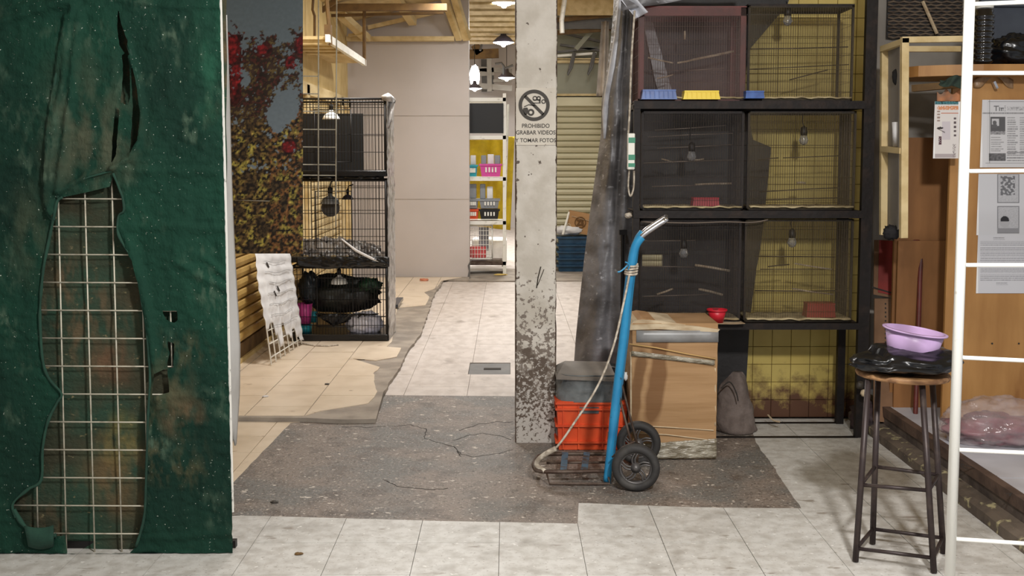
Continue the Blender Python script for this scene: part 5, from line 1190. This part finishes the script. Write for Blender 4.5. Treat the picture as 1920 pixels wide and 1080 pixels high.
# two drip stains with a shape of their own
def drip(m,cx,wd,z0,z1,col):
    N=m.node_tree.nodes; L=m.node_tree.links; b=N['Principled BSDF']; g_=N.new('ShaderNodeNewGeometry'); s_=N.new('ShaderNodeSeparateXYZ'); L.new(g_.outputs['Position'],s_.inputs[0])
    def mth(op,a,b_=None,c=None):
        n=N.new('ShaderNodeMath'); n.operation=op
        for i,v in enumerate((a,b_,c)):
            if v is None: continue
            if isinstance(v,(int,float)): n.inputs[i].default_value=v
            else: L.new(v,n.inputs[i])
        return n.outputs[0]
    no=N.new('ShaderNodeTexNoise'); no.inputs['Scale'].default_value=6; L.new(g_.outputs['Position'],no.inputs['Vector'])
    xx=mth('ADD',s_.outputs[0],mth('MULTIPLY',mth('SUBTRACT',no.outputs['Fac'],.5),.06))
    dx=mth('DIVIDE',mth('ABSOLUTE',mth('SUBTRACT',xx,mth('MULTIPLY_ADD',s_.outputs[2],.07,cx-.028))),wd)
    mx_=mth('SUBTRACT',1.0,dx); mx_=mth('MULTIPLY',mth('MAXIMUM',mx_,0),2.2)
    mz=N.new('ShaderNodeMapRange'); mz.inputs[1].default_value=z0; mz.inputs[2].default_value=z0+.1; L.new(s_.outputs[2],mz.inputs[0])
    mz2=N.new('ShaderNodeMapRange'); mz2.inputs[1].default_value=z1; mz2.inputs[2].default_value=z1-.1; L.new(s_.outputs[2],mz2.inputs[0])
    f=mth('MINIMUM',mth('MULTIPLY',mth('MULTIPLY',mx_,mz.outputs[0]),mz2.outputs[0]),.75)
    mx=N.new('ShaderNodeMix'); mx.data_type='RGBA'; mx.inputs[7].default_value=lin(col); L.new(b.inputs['Base Color'].links[0].from_socket,mx.inputs[6]); L.new(f,mx.inputs[0]); L.new(mx.outputs[2],b.inputs['Base Color'])
drip(cbm,bxl+.125,.05,.17,.72,(104,66,32)); drip(cbm,bxl+.03,.035,.17,.60,(110,72,38))
m=MB(); nxx,nzz=20,36
def face(u,v):
    x=bxl+(bxr-bxl)*u; z=.004+(bt_-.004)*v
    y=BY-.012*math.sin(u*3.14)*math.sin(v*3.14)+.004*noise.noise(Vector((u*3,v*6,1)))
    if v>.30 and v<.9: x+= .004*noise.noise(Vector((1,v*9,u))) 
    return Vector((x,y,z))
m.grid(face,nxx,nzz,(0,.36,0)); obj('body',m,cbm,bx_)
gz0,gz1=W(1260,641,BY).z,W(1260,619,BY).z
obj('grey_tape',MB().grid(lambda u,v:Vector((bxl+.02+(bxr-bxl-.018)*u,BY-.010-.003*math.sin(u*3.1),gz0+(gz1-gz0)*v)),10,2,(0,.004,0)),M['tape_grey'],bx_,True)
obj('rope',MB().tube([W(1180,645,BY-.012),W(1230,652,BY-.018),W(1290,664,BY-.016),W(1342,673,BY-.01)],.004,6),mat('jute',(196,160,104),rough=.9),bx_,True)
obj('clear_tape',MB().grid(lambda u,v:W(1184+156*u,658+18*u+9*v,BY-.016),20,2,(0,.002,0)),M['tape_clear'],bx_,True)
obj('bottom_tape',MB().grid(lambda u,v:crumple(u,v,lambda u,v:Vector((bxl-.004+(bxr-bxl+.006)*u,BY-.008,.008+(.075+.03*u)*v)),3,.004,9),40,10,(0,.003,0)),M['tape_clear'],bx_,True)
for y in (798,812): obj('crease',MB().tube([W(1186,y,BY-.006),W(1250,y+3,BY-.014),W(1338,y+9 if y<800 else y+14,BY-.006)],.003,4),M['card_edge'],bx_)
obj('worn_corner',MB().tube([W(1183,660+i*11,BY+.001+.002*(i%2)) for i in range(15)],.005,5),M['card_edge'],bx_,True)
obj('worn_corner',MB().tube([W(1341,690+i*12,BY+.001+.003*(i%3)) for i in range(10)],.0045,5),M['card_edge'],bx_,True)
for k,(pts,dz) in enumerate((([(1180,619),(1182,609),(1230,607),(1300,611),(1350,618),(1345,623),(1290,620),(1230,617)],0),([(1183,609),(1188,602),(1205,599),(1240,602),(1290,609),(1338,616),(1290,612),(1230,608)],.0),([(1188,602),(1206,597),(1222,599),(1236,602),(1206,601)],0))):
    obj('folded_flap',MB().extr([W(x,y,BY-.012+.012*k) for x,y in pts],(0,.34-.02*k,0)),M['card_edge'] if k<2 else M['card'],bx_)
# ================================================================= orange crate, lined tub, lid
OY=5.62; ox0,ox1=W(1044,800,OY).x,W(1176,800,OY).x; oz=W(1100,753,OY).z
oc=empty('orange_crate',((ox0+ox1)/2,OY+.18,0),'orange plastic crate beside the pillar behind the hand truck','crate')
obj('body',MB().hexa([(ox0+.012,OY+.008,.003),(ox1-.012,OY+.008,.003),(ox1-.012,OY+.35,.003),(ox0+.012,OY+.35,.003),(ox0,OY,oz),(ox1,OY,oz),(ox1,OY+.36,oz),(ox0,OY+.36,oz)]),M['orange'],oc)
for y in (756,767,798,829): zc=W(1100,y,OY).z; obj('ridge',MB().box(ox0-.008,ox1+.008,OY-.012,OY+.37,zc-.005,zc+.005),M['orange'],oc)
for x in (1056,1085,1130,1160): xc=W(x,800,OY).x; obj('rib',MB().box(xc-.004,xc+.004,OY-.006,OY+.01,.01,oz-.02),M['orange'],oc)
obj('hand_slot',MB().box(W(1088,0,OY).x,W(1128,0,OY).x,OY-.004,OY+.01,W(1100,775,OY).z,W(1100,763,OY).z),M['grey_bag'],oc)
lz=W(1100,712,OY).z
def liner(u,v):
    a=u*2*math.pi; cx=(ox0+ox1)/2; cy=OY+.18; e=.5
    c_,s_=math.cos(a),math.sin(a); sgn=lambda q:(1 if q>0 else -1)
    rx,ry=(ox1-ox0)/2+.004,.185
    k=1+.03*noise.fractal(Vector((c_*3,s_*3,v*4)),1,2,4)+(-.04*v)
    return Vector((cx+sgn(c_)*abs(c_)**e*rx*k,cy+sgn(s_)*abs(s_)**e*ry*k,oz-.012+.006*math.sin(a*7)*(1-v)+(lz-oz+.035)*v))
lt=empty('lined_tub',((ox0+ox1)/2,OY+.18,oz),'tub wrapped in a grey plastic bag standing in the orange crate','tub')
obj('bag',MB().grid(liner,64,14),M['grey_bag'],lt,True)
obj('bag_edge',MB().tube([liner(i/64,.86)+Vector((0,-.004,0)) for i in range(64)],.005,5,closed=True),M['tape_grey'],lt,True)
lid=mat('dusty_lid',(132,124,114),(112,104,96),6,rough=.7)
zl=lz+.006
obj('lid',MB().hexa([(ox0-.005,OY-.02,zl),(ox1-.06,OY-.02,zl-.012),(ox1-.06,OY+.34,zl-.01),(ox0-.005,OY+.34,zl),(ox0-.005,OY-.02,zl+.012),(ox1-.06,OY-.02,zl+.006),(ox1-.07,OY+.32,zl+.03),(ox0+.06,OY+.32,zl+.035)]),lid,lt)
thing('plastic_knot',MB().blob(W(1172,705,5.45),(.012,.012,.022),.4,4,1,12,8),M['white_cloth'],'white plastic knot sticking out behind the blue pole','knot',smooth=True)
# ================================================================= hand truck
ht_=empty('hand_truck',(.55,5.19,0),'blue two-wheeled hand truck with a rope and grey rimmed tyres','hand truck')
axd=Vector((.15,.99,0)).normalized(); C0=Vector((.637,5.145,.113))
pn=C0-axd*.22; pf2=C0+axd*.22
def wheel(c,parent):
    r=.113
    obj('tyre',MB().lathe([(.075,-.022),(.092,-.027),(.106,-.022),(r,-.008),(r,.008),(.106,.022),(.092,.027),(.075,.022)],c,axd,48,closed=True),M['rubber'],parent,True)
    w=obj('rim',MB().lathe([(.078,-.019),(.078,.019),(.068,.015),(.066,0),(.068,-.015)],c,axd,40,closed=True),M['rim'],parent,True)
    obj('hub',MB().lathe([(.001,-.026),(.012,-.026),(.014,-.02),(.024,-.016),(.024,.016),(.001,.02)],c,axd,20),M['rim'],w,True)
    q=Vector((0,0,1)).rotation_difference(axd)
    for k in range(5):
        a=2*math.pi*k/5+.3
        for o in (-.12,.20):
            p0=c+q@Vector((.020*math.cos(a+o*2),.020*math.sin(a+o*2),-.010)); pm_2=c+q@Vector((.046*math.cos(a+o+.22),.046*math.sin(a+o+.22),-.013)); p1=c+q@Vector((.071*math.cos(a+o*.6+.5),.071*math.sin(a+o*.6+.5),-.012))
            obj('spoke',MB().tube(smoothp([p0,pm_2,p1],4),.0048,6),M['rim'],w,True)
wheel(pn,ht_); wheel(pf2,ht_)
obj('axle',MB().tube([pn,pf2],.009,8),M['rusty'],ht_,True)
PYr=5.04
def railpts(off):
    base=[(1138,902),(1146,830),(1157,730),(1168,640),(1176,560),(1183,505),(1187,478),(1193,458),(1203,444),(1220,431),(1248,413)]
    return [W(x,y,PYr)+axd*off for x,y in base]
rn=railpts(0); rf_=railpts(.30)
for rp in (rn,rf_):
    q=smoothp(rp[:9],5); obj('rail',MB().tube(q,[.021 if p.z>.25 else .019 for p in q],12),M['blue_pole'],ht_,True)
    o=obj('handle',MB().tube(smoothp(rp[7:],5),.012,10),M['chrome'],ht_,True)
obj('handle_bar',MB().tube([rn[-1],rf_[-1]],.012,10),M['chrome'],ht_,True)
obj('foot_plate',MB().bar(rn[0]+Vector((0,0,-.03)),rn[0]+Vector((.02,0,.24)),.034,.012,up=(0,1,0)),M['blue_worn'],ht_)
for z in (.25,.65): a=rn[0]+(rn[4]-rn[0])*z; obj('cross_bar',MB().tube([a,a+axd*.30],.012,8),M['blue_pole'],ht_,True)
# nose plate
f0=W(1132,898,PYr); ff=f0+axd*.30; z_=.062
f0.z=z_; ff.z=z_
n0=Vector((.185,5.03,z_)); n1=Vector((.13,5.09,z_)); n2=Vector((.14,5.24,z_)); n3=Vector((.20,5.33,z_))
obj('nose_loop',MB().tube(smoothp([f0,n0,n1,n2,n3,ff],6),.010,8),M['rusty'],ht_,True)
obj('nose_rod',MB().tube([n0+Vector((0,0,0)),Vector((.20,5.00,.012)),Vector((.49,5.00,.012)),f0+Vector((.02,-.03,-.02))],.006,6),M['rusty'],ht_,True)
for t in (.30,.66):
    a=n0+(f0-n0)*t; b=n3+(ff-n3)*t; obj('slat',MB().bar(a+Vector((0,0,.008)),b+Vector((0,0,.008)),.032,.006),M['blue_worn'],ht_)
obj('mid_rod',MB().tube([(n0+n3)/2,(f0+ff)/2],.006,6),M['rusty'],ht_,True)
for off in (.02,.30): a=rn[2]+axd*off; obj('brace',MB().tube([a,C0+axd*(off-.17)],.006,6),M['rusty'],ht_,True)
obj('mud_bracket',MB().tube([pn+Vector((-.11,.03,.04)),pn+Vector((-.06,.03,.09)),pn+Vector((0,.03,.118))],.004,6),M['rusty'],ht_,True)
# rope
rp=W(1183,508,PYr)
for k in range(4): 
    c=rp+Vector((.0015*k,0,-.012+.011*k)); obj('rope_wrap',MB().tube([c+Vector((.028*math.cos(a),.028*math.sin(a),.003*math.sin(a+k))) for a in [2*math.pi*i/18 for i in range(18)]],.0055,6,closed=True),M['rope'],ht_,True)
obj('rope_tail',MB().tube(smoothp([rp+Vector((.03,-.02,.03)),W(1192,500,PYr-.04),W(1196,494,PYr-.05)],4),.004,6),M['rope'],ht_,True)
obj('rope_line',MB().tube(smoothp([W(1180,515,PYr-.03),W(1171,560,PYr-.03),W(1150,650,PYr-.02),W(1120,725,PYr-.01),W(1072,800,PYr),W(1044,838,PYr+.02),W(1018,858,5.06),W(1006,868,5.08)],6),.0055,6),M['rope'],ht_,True)
obj('rope_binding',MB().tube(smoothp([W(1042,841,5.03),W(1022,852,5.05),W(1008,864,5.07),W(1007,874,5.07),W(1022,884,5.03)],6),.0125,8),M['rope'],ht_,True)
obj('blue_tie',MB().tube(smoothp([rp+Vector((-.02,-.03,.03)),W(1165,508,PYr-.04),W(1158,510,PYr-.04)],4),.004,6).tube(smoothp([W(1178,506,PYr-.04),W(1180,496,PYr-.04),W(1172,491,PYr-.04)],4),.0035,6),M['blue_pole'],ht_,True)
# ================================================================= stool
so=empty('bar_stool',(1.54,4.17,0),'tall dark metal stool with a worn wooden seat in front of the rack','stool')
ft=[(1604,1052),(1636,1019),(1751,1073),(1769,1037)]; tpp=[(1628,714,4.12),(1646,722,4.27),(1729,720,4.05),(1747,720,4.2)]
legs=[(G(x,y,.004),Vector((W(a,b,Y).x,Y,.70))) for (x,y),(a,b,Y) in zip(ft,tpp)]
for a,b in legs:
    obj('leg',MB().tube([a,b],.0125,8),M['stool_metal'],so,True)
for t in ((.42,.45,.43,.44),(.07,.085,.075,.085)):
    P=[legs[i][0]+(legs[i][1]-legs[i][0])*t[i] for i in range(4)]
    for i,j in ((0,1),(1,3),(3,2),(2,0)): obj('footrest',MB().tube([P[i],P[j]],.0078,8),M['stool_metal'],so,True)
sc_=Vector((W(1692,708,4.17).x,4.17,.70))
seat=MB().lathe([(.001,0),(.150,0),(.176,.004),(.182,.014),(.178,.024),(.165,.027),(.001,.027)],sc_,axis=(.03,0,1),n=44,sx=1.0,sy=.92)
obj('seat',seat,M['stool_wood'],so,True)
bgm=M['black_plastic']
def bagshape(p):
    x=p.x
    if x<-.1: p.z=p.z*.75-.01; 
    return p
thing('black_bag',MB().blob((sc_.x-.005,4.15,.776),(.212,.165,.058),.17,1.7,14,72,44,ridge=False,floor=.729,shape=bagshape),bgm,'folded glossy black plastic bag on the stool seat under the lilac bowl','bag',smooth=True)
bc=Vector((W(1712,655,4.15).x,4.17,.794))
bo=empty('lilac_bowl',tuple(bc),'lilac plastic bowl tilted on the black bag on the stool','bowl')
ax=Vector((.13,-.03,1)).normalized()
obj('body',MB().lathe([(.001,0),(.088,0),(.092,.004),(.113,.095),(.110,.095),(.089,.007),(.001,.004)],bc,ax,48),M['lilac'],bo,True)
obj('rim',MB().lathe([(.112,.090),(.124,.092),(.124,.097),(.110,.098)],bc,ax,48,closed=True),M['lilac'],bo,True)
# ================================================================= white ladder frame in front
LY=3.4
lf=empty('ladder_frame',(W(1780,1080,LY).x,LY,0),'glossy white tubular ladder frame at the right edge, closest to the camera','ladder')
wp=mat('white_gloss_paint',(246,246,240),(214,208,196),16,.66,.72,rough=.3)
fx=lambda y:1818-37*y/1080.0
gp0=G(1775,1230); gp0=Vector((W(fx(1210),1210,LY).x,LY,.0))
obj('upright',MB().tube([gp0,W(fx(0),0,LY),W(fx(-120),-120,LY)],.0165,14),wp,lf,True)
gp1=gp0+Vector((.62,0,0)); obj('upright',MB().tube([gp1,W(fx(0),0,LY)+Vector((.62,0,0)),W(fx(-120),-120,LY)+Vector((.62,0,0))],.0165,14),wp,lf,True)
for ya,yb in ((8,4),(137,137),(321,320),(497,497),(670,676),(843,849),(1010,1019)):
    a=W(fx(ya),ya,LY); b=W(1920,yb,LY); d=(b-a); b=a+d*(.62/d.x); obj('rung',MB().tube([a,b],.0068,10),wp,lf,True)
